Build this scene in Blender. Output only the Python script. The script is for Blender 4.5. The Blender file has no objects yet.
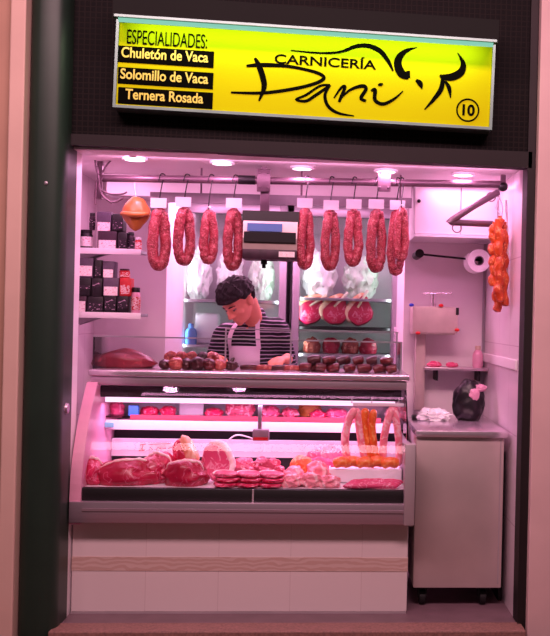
import bpy, bmesh, math, random
from mathutils import Vector, Matrix, noise
from mathutils.bvhtree import BVHTree
random.seed(7)
SC = bpy.context.scene
COL = SC.collection
R = math.radians
PI = math.pi

# ------------------------------------------------------------------ camera
F, PX, PY, YAW, ROLL = 990.0, 409.0, 320.0, 4.5, 1.3
CAM = Vector((0.0, -4.5, 1.373))
ROT = (Matrix.Rotation(R(-YAW), 3, 'Z') @ Matrix.Rotation(R(90), 3, 'X') @ Matrix.Rotation(R(ROLL), 3, 'Z'))
cd = bpy.data.cameras.new('camera'); cam = bpy.data.objects.new('camera', cd); COL.objects.link(cam)
cam.matrix_world = Matrix.Translation(CAM) @ ROT.to_4x4()
cd.sensor_width = 36.0; cd.lens = F / 636.0 * 36.0
cd.shift_x = -(PX - 275.0) / 636.0; cd.shift_y = (PY - 318.0) / 636.0
cd.clip_start = 0.05
SC.camera = cam
SC.view_settings.view_transform = 'Standard'
SC.view_settings.look = 'None'
SC.view_settings.exposure = 0.0
SC.view_settings.gamma = 1.0
SC.view_settings.use_curve_mapping = False

def P(u, v, Y):
    """point of the place seen at photo position (u, v) at depth Y behind the shop front"""
    d = ROT @ Vector(((u - PX) / F, -(v - PY) / F, -1.0))
    return CAM + d * ((Y - CAM.y) / d.y)
def PXX(u, Y, v=420): return P(u, v, Y).x
def PZ(v, Y, u=250): return P(u, v, Y).z

# ------------------------------------------------------------------ materials
def lin(c):
    return tuple(((x / 255) / 12.92 if x / 255 <= .04045 else ((x / 255 + .055) / 1.055) ** 2.4) for x in c) + (1.0,)
MATS = {}
def new_mat(name):
    m = bpy.data.materials.new(name); m.use_nodes = True
    nt = m.node_tree; nt.nodes.clear()
    out = nt.nodes.new('ShaderNodeOutputMaterial')
    b = nt.nodes.new('ShaderNodeBsdfPrincipled'); nt.links.new(b.outputs[0], out.inputs[0])
    MATS[name] = m
    return m, nt, b, out
def ramp(nt, fac, stops, interp='LINEAR'):
    r = nt.nodes.new('ShaderNodeValToRGB'); r.color_ramp.interpolation = interp
    el = r.color_ramp.elements
    while len(el) < len(stops): el.new(0.5)
    for e, (p, c) in zip(el, stops): e.position = p; e.color = c
    nt.links.new(fac, r.inputs[0]); return r.outputs[0]
def tex(nt, kind, scale, coord='Object', stretch=None, **kw):
    tc = nt.nodes.new('ShaderNodeTexCoord'); vec = tc.outputs[coord]
    if stretch:
        mp = nt.nodes.new('ShaderNodeMapping'); mp.inputs['Scale'].default_value = stretch
        nt.links.new(vec, mp.inputs[0]); vec = mp.outputs[0]
    t = nt.nodes.new(kind); nt.links.new(vec, t.inputs['Vector'])
    if 'Scale' in t.inputs: t.inputs['Scale'].default_value = scale
    for k, v in kw.items():
        if k in t.inputs: t.inputs[k].default_value = v
        else: setattr(t, k, v)
    return t
def bump(nt, b, h, strength=.2, dist=.01):
    n = nt.nodes.new('ShaderNodeBump'); n.inputs['Strength'].default_value = strength; n.inputs['Distance'].default_value = dist
    nt.links.new(h, n.inputs['Height']); nt.links.new(n.outputs[0], b.inputs['Normal'])
def solid(name, c, rough=.5, metal=0.0, var=.08, scale=12, bmp=0.0, coat=0.0, stretch=None):
    m, nt, b, o = new_mat(name)
    c1 = lin(c); c0 = tuple(max(0, x * (1 - var)) for x in c1[:3]) + (1,); c2 = tuple(min(1, x * (1 + var)) for x in c1[:3]) + (1,)
    n = tex(nt, 'ShaderNodeTexNoise', scale, Detail=4.0, stretch=stretch)
    nt.links.new(ramp(nt, n.outputs[0], [(.3, c0), (.7, c2)]), b.inputs['Base Color'])
    b.inputs['Roughness'].default_value = rough; b.inputs['Metallic'].default_value = metal
    b.inputs['Coat Weight'].default_value = coat
    if bmp: bump(nt, b, n.outputs[0], bmp)
    return m
def emit(name, c, s):
    m, nt, b, o = new_mat(name)
    b.inputs['Base Color'].default_value = lin(tuple(x * .6 for x in c))
    b.inputs['Emission Color'].default_value = lin(c); b.inputs['Emission Strength'].default_value = s
    return m
def glass(name, tint=(1, 1, 1), refl=.07):
    m, nt, b, o = new_mat(name); nt.nodes.remove(b)
    t = nt.nodes.new('ShaderNodeBsdfTransparent'); t.inputs[0].default_value = tint + (1,)
    g = nt.nodes.new('ShaderNodeBsdfGlossy'); g.inputs['Roughness'].default_value = .03
    f = nt.nodes.new('ShaderNodeFresnel'); f.inputs[0].default_value = 1.22
    a = nt.nodes.new('ShaderNodeMath'); a.operation = 'ADD'; a.inputs[1].default_value = refl - .025; a.use_clamp = True
    nt.links.new(f.outputs[0], a.inputs[0])
    x = nt.nodes.new('ShaderNodeMixShader'); nt.links.new(a.outputs[0], x.inputs[0]); nt.links.new(t.outputs[0], x.inputs[1]); nt.links.new(g.outputs[0], x.inputs[2])
    nt.links.new(x.outputs[0], o.inputs[0]); return m
def meat(name, base, dark, fat, amount=.5, scale=14, rough=.32, stretch=None, bmp=.35):
    m, nt, b, o = new_mat(name)
    n = tex(nt, 'ShaderNodeTexNoise', scale, Detail=6.0, Distortion=1.4, stretch=stretch)
    n2 = tex(nt, 'ShaderNodeTexNoise', scale * .4, Detail=2.0)
    body = ramp(nt, n2.outputs[0], [(.35, lin(dark)), (.62, lin(base))])
    mask = ramp(nt, n.outputs[0], [(1.0 - amount - .04, (0, 0, 0, 1)), (1.0 - amount + .06, (1, 1, 1, 1))])
    mx = nt.nodes.new('ShaderNodeMix'); mx.data_type = 'RGBA'
    nt.links.new(mask, mx.inputs[0]); nt.links.new(body, mx.inputs[6]); mx.inputs[7].default_value = lin(fat)
    nt.links.new(mx.outputs[2], b.inputs['Base Color'])
    b.inputs['Roughness'].default_value = rough; b.inputs['Coat Weight'].default_value = .25; b.inputs['Coat Roughness'].default_value = .2
    b.inputs['Subsurface Weight'].default_value = 0.0
    bump(nt, b, n.outputs[0], bmp)
    return m
def veined(name, base, dark, fat, scale=18, width=.030, rough=.34, bmp=.3):
    m, nt, b, o = new_mat(name)
    n = tex(nt, 'ShaderNodeTexNoise', scale, Detail=3.0, Distortion=.9)
    n2 = tex(nt, 'ShaderNodeTexNoise', scale * .35, Detail=3.0)
    n3 = tex(nt, 'ShaderNodeTexNoise', scale * 3, Detail=3.0, stretch=(1, 1, .35))
    body = ramp(nt, n2.outputs[0], [(.35, lin(dark)), (.62, lin(base))])
    mask = ramp(nt, n.outputs[0], [(.56 - width, (0, 0, 0, 1)), (.56, (.8, .8, .8, 1)), (.56 + width, (0, 0, 0, 1)), (.70, (0, 0, 0, 1)), (.74, (.7, .7, .7, 1))])
    mx = nt.nodes.new('ShaderNodeMix'); mx.data_type = 'RGBA'
    nt.links.new(mask, mx.inputs[0]); nt.links.new(body, mx.inputs[6]); mx.inputs[7].default_value = lin(fat)
    nt.links.new(mx.outputs[2], b.inputs['Base Color']); b.inputs['Roughness'].default_value = rough; b.inputs['Coat Weight'].default_value = .15
    bump(nt, b, n3.outputs[0], bmp); return m
def tiles(name, c, mortar, w, h, msize=.01, rough=.25, offset=0.0, axes='XZ', var=.05, bmp=.2):
    m, nt, b, o = new_mat(name)
    tc = nt.nodes.new('ShaderNodeTexCoord'); sp = nt.nodes.new('ShaderNodeSeparateXYZ'); cb = nt.nodes.new('ShaderNodeCombineXYZ')
    nt.links.new(tc.outputs['Object'], sp.inputs[0])
    nt.links.new(sp.outputs[axes[0]], cb.inputs[0]); nt.links.new(sp.outputs[axes[1]], cb.inputs[1])
    t = nt.nodes.new('ShaderNodeTexBrick'); nt.links.new(cb.outputs[0], t.inputs['Vector'])
    t.inputs['Scale'].default_value = 1.0; t.inputs['Brick Width'].default_value = w; t.inputs['Row Height'].default_value = h
    t.inputs['Mortar Size'].default_value = msize; t.offset = offset; t.inputs['Mortar Smooth'].default_value = .3
    c1 = lin(c)
    t.inputs['Color1'].default_value = c1; t.inputs['Color2'].default_value = tuple(x * (1 - var) for x in c1[:3]) + (1,)
    t.inputs['Mortar'].default_value = lin(mortar)
    nt.links.new(t.outputs[0], b.inputs['Base Color']); b.inputs['Roughness'].default_value = rough
    iv = nt.nodes.new('ShaderNodeMath'); iv.operation = 'SUBTRACT'; iv.inputs[0].default_value = 1.0
    nt.links.new(t.outputs[1], iv.inputs[1]); bump(nt, b, iv.outputs[0], bmp, .004)
    return m
def stripes(name, c0, c1, per, wob=.0, axis=2, duty=.5, rough=.85):
    m, nt, b, o = new_mat(name)
    tc = nt.nodes.new('ShaderNodeTexCoord'); sp = nt.nodes.new('ShaderNodeSeparateXYZ'); nt.links.new(tc.outputs['Object'], sp.inputs[0])
    n = tex(nt, 'ShaderNodeTexNoise', 9.0, Detail=2.0)
    k = nt.nodes.new('ShaderNodeMath'); k.operation = 'MULTIPLY_ADD'; k.inputs[1].default_value = wob
    nt.links.new(n.outputs[0], k.inputs[0]); nt.links.new(sp.outputs[axis], k.inputs[2])
    d = nt.nodes.new('ShaderNodeMath'); d.operation = 'DIVIDE'; d.inputs[1].default_value = per; nt.links.new(k.outputs[0], d.inputs[0])
    f = nt.nodes.new('ShaderNodeMath'); f.operation = 'FRACT'; nt.links.new(d.outputs[0], f.inputs[0])
    g = nt.nodes.new('ShaderNodeMath'); g.operation = 'GREATER_THAN'; g.inputs[1].default_value = duty; nt.links.new(f.outputs[0], g.inputs[0])
    mx = nt.nodes.new('ShaderNodeMix'); mx.data_type = 'RGBA'
    nt.links.new(g.outputs[0], mx.inputs[0]); mx.inputs[6].default_value = lin(c0); mx.inputs[7].default_value = lin(c1)
    nt.links.new(mx.outputs[2], b.inputs['Base Color']); b.inputs['Roughness'].default_value = rough
    return m

M = MATS
solid('white_wall', (238, 228, 232), .55, var=.03, scale=3)
solid('white_gloss', (240, 234, 238), .3, var=.02, scale=3)
tiles('wall_tile', (236, 222, 230), (210, 190, 202), .30, .42, .003, .22, axes='YZ')
tiles('counter_tile', (226, 214, 212), (212, 198, 196), .33, .60, .002, .3)
tiles('mosaic', (8, 6, 6), (24, 19, 17), .024, .024, .0035, .6, var=.5, bmp=.3)
MATS['mosaic'].node_tree.nodes['Principled BSDF'].inputs['Specular IOR Level'].default_value = .12
solid('pillar_metal', (36, 56, 45), .42, .25, .12, 5)
solid('jamb_dark', (20, 12, 11), .6, .1, .12, 8)
solid('lintel_dark', (17, 9, 8), .7, .0, .2, 8)
solid('tan_wall', (176, 140, 118), .7, var=.08, scale=4)
solid('cream_trim', (214, 184, 168), .6, var=.06, scale=4)
solid('pale_wall', (222, 190, 186), .7, var=.05, scale=5)
solid('granite', (140, 104, 94), .6, var=.28, scale=90, bmp=.1)
solid('granite_edge', (96, 48, 40), .7, var=.3, scale=70)
solid('stall_floor', (120, 96, 104), .5, var=.12, scale=8)
solid('steel', (204, 184, 196), .3, .75, .08, 4, stretch=(.3, 1, 14))
solid('steel_dull', (192, 180, 184), .5, .45, .12, 3, stretch=(1, 1, .5))
solid('cart_steel', (204, 188, 184), .42, .45, .16, 2.2)
solid('steel_bright', (222, 208, 218), .26, .75, .05, 6)
solid('aluminium', (176, 170, 178), .4, .7, .06, 6)
solid('rail_steel', (112, 88, 100), .38, .4, .1, 8)
solid('dark_metal', (26, 22, 26), .5, .3, .1, 9)
solid('black_rubber', (14, 12, 14), .6, var=.2, scale=20)
solid('black_plastic', (12, 10, 13), .5, var=.15, scale=20)
solid('grey_plastic', (126, 112, 122), .5, var=.08, scale=20)
solid('white_plastic', (238, 234, 240), .4, var=.03, scale=20)
solid('scale_body', (196, 176, 172), .45, .2, .08, 12)
emit('lcd_blue', (40, 96, 180), .35)
solid('paper', (246, 244, 246), .8, var=.03, scale=60, bmp=.05)
solid('card', (222, 214, 222), .6, var=.03, scale=30)
solid('pvc_pink', (224, 160, 186), .35, var=.05, scale=6)
solid('skin', (228, 146, 122), .5, var=.1, scale=14)
solid('hair', (17, 8, 10), .75, var=.5, scale=60, bmp=.4, stretch=(1, .25, 1))
stripes('shirt', (18, 15, 24), (180, 166, 186), .021, .02, 2, .74)
solid('apron', (240, 222, 236), .8, var=.05, scale=9, bmp=.1)
solid('trousers', (40, 42, 54), .85, var=.1, scale=20)
solid('shoe', (24, 22, 22), .5, var=.1, scale=20)
solid('eye_white', (150, 116, 112), .3, var=.02); solid('iris', (40, 26, 20), .3, var=.05)
veined('beef', (212, 30, 86), (172, 14, 56), (244, 150, 180), 16)
veined('beef_deep', (190, 20, 68), (150, 8, 44), (232, 120, 156), 13, .018)
veined('pork', (228, 84, 130), (206, 54, 104), (246, 176, 200), 16, .04)
meat('pork_pale', (244, 152, 166), (232, 116, 138), (252, 220, 222), .47, 9)
meat('minced', (224, 84, 118), (190, 50, 86), (246, 176, 194), .42, 34, bmp=.8)
meat('fat_yellow', (240, 190, 150), (226, 140, 110), (250, 226, 190), .5, 7)
meat('fat_white', (250, 224, 220), (244, 196, 196), (252, 240, 236), .5, 10)
meat('salami', (158, 40, 58), (120, 22, 38), (194, 92, 108), .46, 95, .45, bmp=.6)
meat('salami_bright', (170, 46, 66), (132, 26, 44), (204, 102, 118), .46, 90, .45, bmp=.6)
meat('chorizo_orange', (222, 84, 30), (176, 48, 20), (240, 140, 84), .42, 40, .4, bmp=.5)
meat('sausage_orange', (240, 120, 50), (222, 86, 36), (248, 170, 100), .42, 30, .35)
meat('sausage_pink', (248, 156, 168), (238, 124, 146), (252, 206, 210), .45, 30, .35)
meat('morcilla', (70, 18, 22), (36, 8, 12), (130, 50, 50), .33, 30, .35)
meat('chorizo_dark', (92, 18, 22), (50, 8, 12), (136, 50, 46), .38, 40, .3)
meat('chorizo_ruddy', (180, 80, 66), (140, 48, 44), (220, 136, 116), .42, 40, .4)
meat('cecina', (126, 22, 40), (84, 12, 26), (170, 60, 70), .34, 16, .5)
meat('ham', (206, 122, 58), (160, 80, 36), (228, 160, 96), .4, 8, .5)
meat('bone', (244, 226, 200), (226, 196, 160), (250, 240, 224), .5, 20)
glass('glass_clear', (.98, .97, .985), .035)
glass('glass_door', (.93, .96, .95), .07)
solid('sign_yellow', (204, 212, 0), .8, var=.02, scale=3)
MATS['sign_yellow'].node_tree.nodes['Principled BSDF'].inputs['Specular IOR Level'].default_value = .1
solid('sign_black', (8, 7, 5), .95, var=.1)
MATS['sign_black'].node_tree.nodes['Principled BSDF'].inputs['Specular IOR Level'].default_value = .05
solid('sign_letter', (236, 226, 90), .5, var=.02)
solid('sign_frame', (120, 150, 140), .35, .7, .1, 6)
solid('hood', (12, 16, 11), .9, .0, .12, 4)
emit('tube', (150, 225, 200), .8)
emit('downlight', (255, 226, 244), 5.0)
emit('case_tube', (255, 206, 240), 1.5)
solid('edge_red', (192, 74, 92), .4, var=.05)
solid('blue_tag', (60, 130, 214), .5, var=.05)
solid('teal_tag', (120, 196, 206), .5, var=.05)
solid('box_black', (15, 10, 15), .45, var=.3, scale=40)
solid('box_plum', (54, 28, 44), .5, var=.3, scale=40)
solid('box_red', (190, 30, 40), .5, var=.2, scale=40)
solid('box_grey', (84, 68, 88), .5, var=.2, scale=40)
solid('red_knob', (220, 30, 40), .4); solid('blue_knob', (40, 60, 200), .4)
solid('bag_black', (16, 12, 18), .35, var=.4, scale=20, bmp=.4)
solid('bag_white', (240, 246, 242), .5, var=.10, scale=16, bmp=.5)
solid('bag_green', (206, 234, 210), .5, var=.3, scale=14, bmp=.5)
def label_mat(name, a, b_, c):
    m, nt, b, o = new_mat(name)
    t = tex(nt, 'ShaderNodeTexNoise', 60.0, Detail=1.0, stretch=(1, 1, 2.2))
    nt.links.new(ramp(nt, t.outputs[0], [(.0, lin(a)), (.46, lin(b_)), (.62, lin(c))], 'CONSTANT'), b.inputs['Base Color'])
    b.inputs['Roughness'].default_value = .4
    return m
label_mat('label_pale', (244, 226, 226), (250, 240, 240), (226, 170, 176))
label_mat('label_dark', (40, 26, 40), (30, 18, 30), (190, 160, 180))
label_mat('label_red', (200, 30, 44), (230, 200, 200), (190, 24, 36))
label_mat('border_tile', (206, 170, 158), (218, 190, 176), (190, 150, 138))

# ------------------------------------------------------------------ mesh helpers
def B(): return bmesh.new()
def box(bm, x0, x1, y0, y1, z0, z1, bev=0.0, seg=2):
    r = bmesh.ops.create_cube(bm, size=1.0)
    vs = r['verts']
    for v in vs:
        v.co = Vector((x0 + (v.co.x + .5) * (x1 - x0), y0 + (v.co.y + .5) * (y1 - y0), z0 + (v.co.z + .5) * (z1 - z0)))
    if bev > 0:
        es = list({e for v in vs for e in v.link_edges})
        bmesh.ops.bevel(bm, geom=es, offset=bev, segments=seg, affect='EDGES', profile=.5)
    return bm
def frame_axes(d):
    d = d.normalized(); up = Vector((0, 0, 1)) if abs(d.z) < .95 else Vector((0, 1, 0))
    a = d.cross(up).normalized(); return a, d.cross(a).normalized()
def tube(bm, pts, rad, n=10, closed=False, caps=True):
    pts = [Vector(p) for p in pts]; m = len(pts)
    if not hasattr(rad, '__len__'): rad = [rad] * m
    rings = []; prev = None
    for i, p in enumerate(pts):
        if closed: d = pts[(i + 1) % m] - pts[(i - 1) % m]
        else: d = pts[min(i + 1, m - 1)] - pts[max(i - 1, 0)]
        if d.length < 1e-9: d = Vector((0, 0, 1))
        d.normalize()
        if prev is None: a, b = frame_axes(d)
        else:
            a = prev - d * prev.dot(d)
            if a.length < 1e-6: a, _ = frame_axes(d)
            a.normalize(); b = d.cross(a)
        prev = a
        rings.append([bm.verts.new(p + (a * math.cos(t) + b * math.sin(t)) * rad[i]) for t in (2 * PI * k / n for k in range(n))])
    for i in range(m if closed else m - 1):
        r0, r1 = rings[i], rings[(i + 1) % m]
        off = 0
        if closed and i == m - 1:
            off = min(range(n), key=lambda o: (r0[0].co - r1[o].co).length)
        for k in range(n):
            bm.faces.new((r0[k], r0[(k + 1) % n], r1[(k + 1 + off) % n], r1[(k + off) % n]))
    if caps and not closed:
        bm.faces.new(rings[0][::-1]); bm.faces.new(rings[-1])
    return bm
def cyl(bm, p0, p1, r0, r1=None, n=20): return tube(bm, [p0, p1], [r0, r0 if r1 is None else r1], n)
def sphere(bm, c, r, rot=None, sub=3):
    if not hasattr(r, '__len__'): r = (r, r, r)
    q = bmesh.ops.create_icosphere(bm, subdivisions=sub, radius=1.0)
    for v in q['verts']:
        p = Vector((v.co.x * r[0], v.co.y * r[1], v.co.z * r[2]))
        if rot: p = rot @ p
        v.co = p + Vector(c)
    return q['verts']
def blob(bm, c, r, amp=.15, freq=2.0, seed=0, flat=None, rot=None, sub=4):
    vs = sphere(bm, (0, 0, 0), 1.0, sub=sub)
    for v in vs:
        d = v.co.copy(); k = 1 + amp * noise.noise(d * freq + Vector((seed * 7.3, seed * 3.1, seed))) + amp * .4 * noise.noise(d * freq * 2.7 + Vector((seed, 5, seed * 2)))
        p = Vector((d.x * r[0], d.y * r[1], d.z * r[2])) * k
        if flat is not None and p.z < -flat * r[2]: p.z = -flat * r[2] + (p.z + flat * r[2]) * .06
        if rot: p = rot @ p
        v.co = p + Vector(c)
    return bm
def lathe(bm, prof, c=(0, 0, 0), n=24):
    rings = []
    for r, z in prof:
        rings.append([bm.verts.new((c[0] + r * math.cos(2 * PI * k / n), c[1] + r * math.sin(2 * PI * k / n), c[2] + z)) for k in range(n)])
    for a, b in zip(rings, rings[1:]):
        for k in range(n): bm.faces.new((a[k], a[(k + 1) % n], b[(k + 1) % n], b[k]))
    bm.faces.new(rings[0][::-1]); bm.faces.new(rings[-1]); return bm
def prism(bm, poly, to3, depth):
    """polygon (2-D list) mapped by to3(u, v, w) and thickened from w=0 to w=depth"""
    a = [bm.verts.new(to3(u, v, 0)) for u, v in poly]; b = [bm.verts.new(to3(u, v, depth)) for u, v in poly]
    n = len(poly)
    f0 = bm.faces.new(a); f1 = bm.faces.new(b[::-1])
    for i in range(n): bm.faces.new((a[i], b[i], b[(i + 1) % n], a[(i + 1) % n]))
    bmesh.ops.triangulate(bm, faces=[f0, f1])
    return bm
def spline(pts, k=8):
    """Catmull-Rom through tuples of any length"""
    pts = [tuple(p) for p in pts]; q = [pts[0]] + pts + [pts[-1]]; out = []
    for i in range(1, len(q) - 2):
        for s in range(k):
            t = s / k
            out.append(tuple(.5 * (2 * b + (c - a) * t + (2 * a - 5 * b + 4 * c - d) * t * t + (3 * b - a - 3 * c + d) * t ** 3)
                             for a, b, c, d in zip(q[i - 1], q[i], q[i + 1], q[i + 2])))
    out.append(pts[-1]); return out

# ------------------------------------------------------------------ object helpers
def wloc(o):
    v = Vector((0, 0, 0))
    while o: v += o.location; o = o.parent
    return v
def link(name, bm, mat, parent=None, origin=None, smooth=True, label=None, kind=None):
    """mesh given in world coordinates -> one object whose origin is `origin` (or its parent's)"""
    bmesh.ops.recalc_face_normals(bm, faces=bm.faces)
    me = bpy.data.meshes.new(name)
    o0 = wloc(parent) if parent else (Vector(origin) if origin is not None else Vector((0, 0, 0)))
    bmesh.ops.translate(bm, verts=bm.verts, vec=-o0)
    bm.to_mesh(me); bm.free()
    if smooth:
        for p in me.polygons: p.use_smooth = True
        try: me.set_sharp_from_angle(angle=R(38))
        except Exception: pass
    me.materials.append(M[mat] if isinstance(mat, str) else mat)
    o = bpy.data.objects.new(name, me); COL.objects.link(o)
    if parent: o.parent = parent
    else: o.location = o0
    if label: o['label'] = label
    if kind: o['kind'] = kind
    return o
def tag(o, label, cat, group=None, kind=None):
    o['label'] = label; o['category'] = cat
    if group: o['group'] = group
    if kind: o['kind'] = kind
    return o
def thing(name, label, cat, loc, group=None):
    o = bpy.data.objects.new(name, None); COL.objects.link(o); o.location = Vector(loc); o.empty_display_size = .05
    return tag(o, label, cat, group)
def struct(name, bm, mat, smooth=False, origin=None):
    o = link(name, bm, mat, smooth=smooth, origin=origin); o['kind'] = 'structure'; return o
def copy_tree(o, parent=None):
    c = o.copy(); COL.objects.link(c)
    if parent: c.parent = parent
    for ch in [x for x in COL.objects if x.parent == o]: copy_tree(ch, c)
    return c
ORD = ['first', 'second', 'third', 'fourth', 'fifth', 'sixth', 'seventh', 'eighth', 'ninth', 'tenth', 'eleventh', 'twelfth']

# ================================================================== SETTING
XL, XR = PXX(68, 0, 380), PXX(520.5, 0, 380)          # clear opening between the jambs
ZT = P(300, 157, 0).z                               # underside of lintel / ceiling
ZTOP = 2.95
ILX, IRX = PXX(72, .62, 300), XR                     # inner side walls
YB, YF = 1.10, 2.25                                 # alcove back walls / far back wall
ALX, ARX = PXX(166, YB, 300), PXX(404, YB, 300)     # alcove wall inner ends

bm = B(); box(bm, XL - .02, XR, -.03, .0605, -.12, 0.0); box(bm, ILX - .3, XR + .3, .06, YF + .1, -.12, 0.0); struct('floor', bm, 'stall_floor')
bm = B(); box(bm, -3.2, 3.2, -6.5, -.16, -.32, -.17); struct('floor_hall', bm, 'granite_edge')
bm = B(); box(bm, XL - .02, XR + .02, -.16, -.03, -.17, .004, .006); struct('trim_threshold', bm, 'granite')
bm = B(); box(bm, XL - .3, XR + .3, -.19, -.155, -.17, -.022, .003); struct('trim_step_edge', bm, 'granite_edge')
bm = B(); box(bm, ILX - .12, XR + .14, .0, YF + .1, ZT, ZT + .08); struct('ceiling', bm, 'white_wall')
# shop front: mosaic fascia with a dark lintel strip
bm = B(); box(bm, XL - .03, XR + .06, -.04, .10, ZT + .05, ZTOP); struct('wall_facade', bm, 'mosaic', origin=(XL, -.04, ZT))
bm = B(); prism(bm, [(XL - .01, ZT + .010), (XR + .02, ZT - .022), (XR + .02, ZT + .052), (XL - .01, ZT + .058)], lambda u, v, w: (u, -.055 + w, v), .07); struct('trim_lintel', bm, 'lintel_dark')
bm = B(); box(bm, XR, XR + .038, -.055, .06, -.17, ZTOP, .003); struct('trim_jamb', bm, 'jamb_dark')
bm = B(); box(bm, XR + .038, XR + .9, -.10, .25, -.17, ZTOP, .004); struct('wall_right_hall', bm, 'pale_wall')
bm = B()                                             # rounded dark pillar
px0, px1 = PXX(23, -.12, 380), XL + .002
prof = [(px0, .0), (px0, -.10)] + [(px0 + .05 - .05 * math.cos(a), -.10 - .05 * math.sin(a)) for a in (R(20), R(45), R(70), R(90))] + \
       [(px1 - .075 + .075 * math.sin(a), -.075 - .075 * math.cos(a)) for a in (0, R(20), R(40), R(60), R(75), R(90))] + [(px1, .06), (px0, .06)]
prism(bm, prof, lambda u, v, w: (u, v, -.17 + w), ZTOP + .17)
struct('trim_pillar', bm, 'pillar_metal', smooth=True)
bm = B(); sphere(bm, P(46, 183, -.152), (.009, .004, .009)); tag(link('screw_cap', bm, 'aluminium', origin=P(46, 183, -.152)), 'small pale screw cap high on the dark green pillar', 'screw')
bm = B(); box(bm, px0 - .065, px0 - .001, -.19, .05, -.17, ZTOP, .006); struct('trim_left', bm, 'cream_trim')
bm = B(); box(bm, px0 - .9, px0 - .065, -.16, .05, -.17, ZTOP); struct('wall_left_hall', bm, 'tan_wall')
# left reveal behind the pillar, inner side walls and back walls
bm = B(); box(bm, ILX - .02, XL, .06, .16, 0, ZT); struct('wall_left_reveal', bm, 'white_gloss')
bm = B(); box(bm, ILX - .12, ILX, .0, YB, 0, ZT); struct('wall_left', bm, 'wall_tile')
bm = B(); box(bm, IRX + .0005, IRX + .12, .0605, YB + .1, 0, ZT); struct('wall_right', bm, 'wall_tile')
bm = B(); box(bm, ILX, ALX, YB, YB + .10, 0, ZT); struct('wall_back_left', bm, 'white_wall')
bm = B(); box(bm, ARX, IRX, YB, YB + .10, 0, ZT); struct('wall_back_right', bm, 'white_wall')
bm = B(); box(bm, ALX - .10, ALX, YB + .1, YF, 0, ZT); struct('wall_left_recess', bm, 'white_wall')
bm = B(); box(bm, ARX, ARX + .10, YB + .1, YF, 0, ZT); struct('wall_right_recess', bm, 'white_wall')
bm = B(); box(bm, ALX - .1, ARX + .1, YF, YF + .1, 0, ZT); struct('wall_back', bm, 'white_wall')
bm = B(); box(bm, PXX(106, .74, 200), PXX(411, .74, 200), .74, .86, PZ(200, .74, 260), ZT, .004); struct('trim_beam', bm, 'white_gloss')
# dado moulding along the right wall, corner bead
bm = B(); box(bm, IRX - .012, IRX, .08, YB, PZ(368, .3, 500), PZ(358, .3, 500), .004); struct('trim_dado', bm, 'white_gloss')
bm = B(); box(bm, IRX - .016, IRX - .001, YB - .016, YB - .001, .0, PZ(236, YB, 480)); struct('trim_corner', bm, 'aluminium')

# ================================================================== SIGN
YS = -.14
bl, br, tl = P(116, 105, YS), P(489, 127.5, YS), P(115.5, 22, YS)
su = (br - bl); SW = su.length; su.normalize(); sv = Vector((-su.z, 0, su.x)); SH = (tl - bl).dot(sv) + .0
def S(px, py):
    d = P(px, py, YS) - bl; return d.dot(su), d.dot(sv)
def S3(u, v, w): return bl + su * u + sv * v + Vector((0, -w, 0))
sign = thing('shop_sign', 'long yellow butcher shop sign with black lettering and bull above the opening', 'sign', bl)
def srect(bm, u0, u1, v0, v1, w0, w1): return prism(bm, [(u0, v0), (u1, v0), (u1, v1), (u0, v1)], lambda u, v, w: S3(u, v, w0 + w), w1 - w0)
bm = B(); srect(bm, 0, SW, 0, SH, -.10, 0); link('face_panel', bm, 'sign_yellow', sign, smooth=False)
bm = B(); e = .012
srect(bm, -e, SW + e, -e, 0, -.10, .012); srect(bm, -e, SW + e, SH, SH + e, -.10, .012); srect(bm, -e, 0, 0, SH, -.10, .012); srect(bm, SW, SW + e, 0, SH, -.10, .012)
link('frame', bm, 'sign_frame', sign, smooth=False)
def text(parent, s, u, v, size, mat, name='lettering', w=.002, align='LEFT', width=None, xs=1.0, bold=.0, label=None):
    cu = bpy.data.curves.new('t', 'FONT'); cu.body = s; cu.size = size; cu.align_x = align; cu.extrude = .0008; cu.offset = bold
    to = bpy.data.objects.new('t', cu); COL.objects.link(to)
    bpy.context.view_layer.update()
    me = bpy.data.meshes.new_from_object(to.evaluated_get(bpy.context.evaluated_depsgraph_get()))
    COL.objects.unlink(to); bpy.data.objects.remove(to); bpy.data.curves.remove(cu)
    x0 = min(q.co.x for q in me.vertices); x1 = max(q.co.x for q in me.vertices)
    k = xs if width is None else width / (x1 - x0)
    org = wloc(parent)
    for q in me.vertices:
        uu = (q.co.x - x0) * k if align == 'LEFT' else q.co.x * k
        q.co = S3(u + uu, v + q.co.y, w + q.co.z) - org
    me.materials.clear(); me.materials.append(M[mat]); me.name = name
    o = bpy.data.objects.new(name, me); COL.objects.link(o); o.parent = parent
    if label: o['label'] = label
    return o
u, v = S(127, 43.5); u1, _ = S(207, 47)
text(sign, 'ESPECIALIDADES:', u, v, .088, 'sign_black', width=u1 - u, label='thin black heading ESPECIALIDADES')
for s, (x0, y0, x1, y1), (a, b_) in (('Chuletón de Vaca', (118.5, 44.5, 213.5, 66), (122, 209)), ('Solomillo de Vaca', (118.5, 66, 213, 86.5), (121, 209)), ('Ternera Rosada', (118.5, 86, 212.5, 107), (126, 204))):
    u0, v1 = S(x0, y0 + 1); u1, _ = S(x1, y1); _, v0 = S(x0, y0 + 17.5)
    bm = B(); srect(bm, u0, u1, v0, v1, .0, .003)
    pl = link('name_plate', bm, 'sign_black', sign, smooth=False, label='black strip reading ' + s)
    ua, _ = S(a, y0); ub, _ = S(b_, y0)
    text(pl, s, ua, v0 + .022, .062, 'sign_letter', w=.0045, width=ub - ua, bold=.0012)
u, v = S(274.5, 63); u1, _ = S(376, 68.5)
text(sign, 'CARNICERÍA', u, v, .056, 'sign_black', width=u1 - u, bold=.0009, label='black capitals CARNICERÍA')
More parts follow.
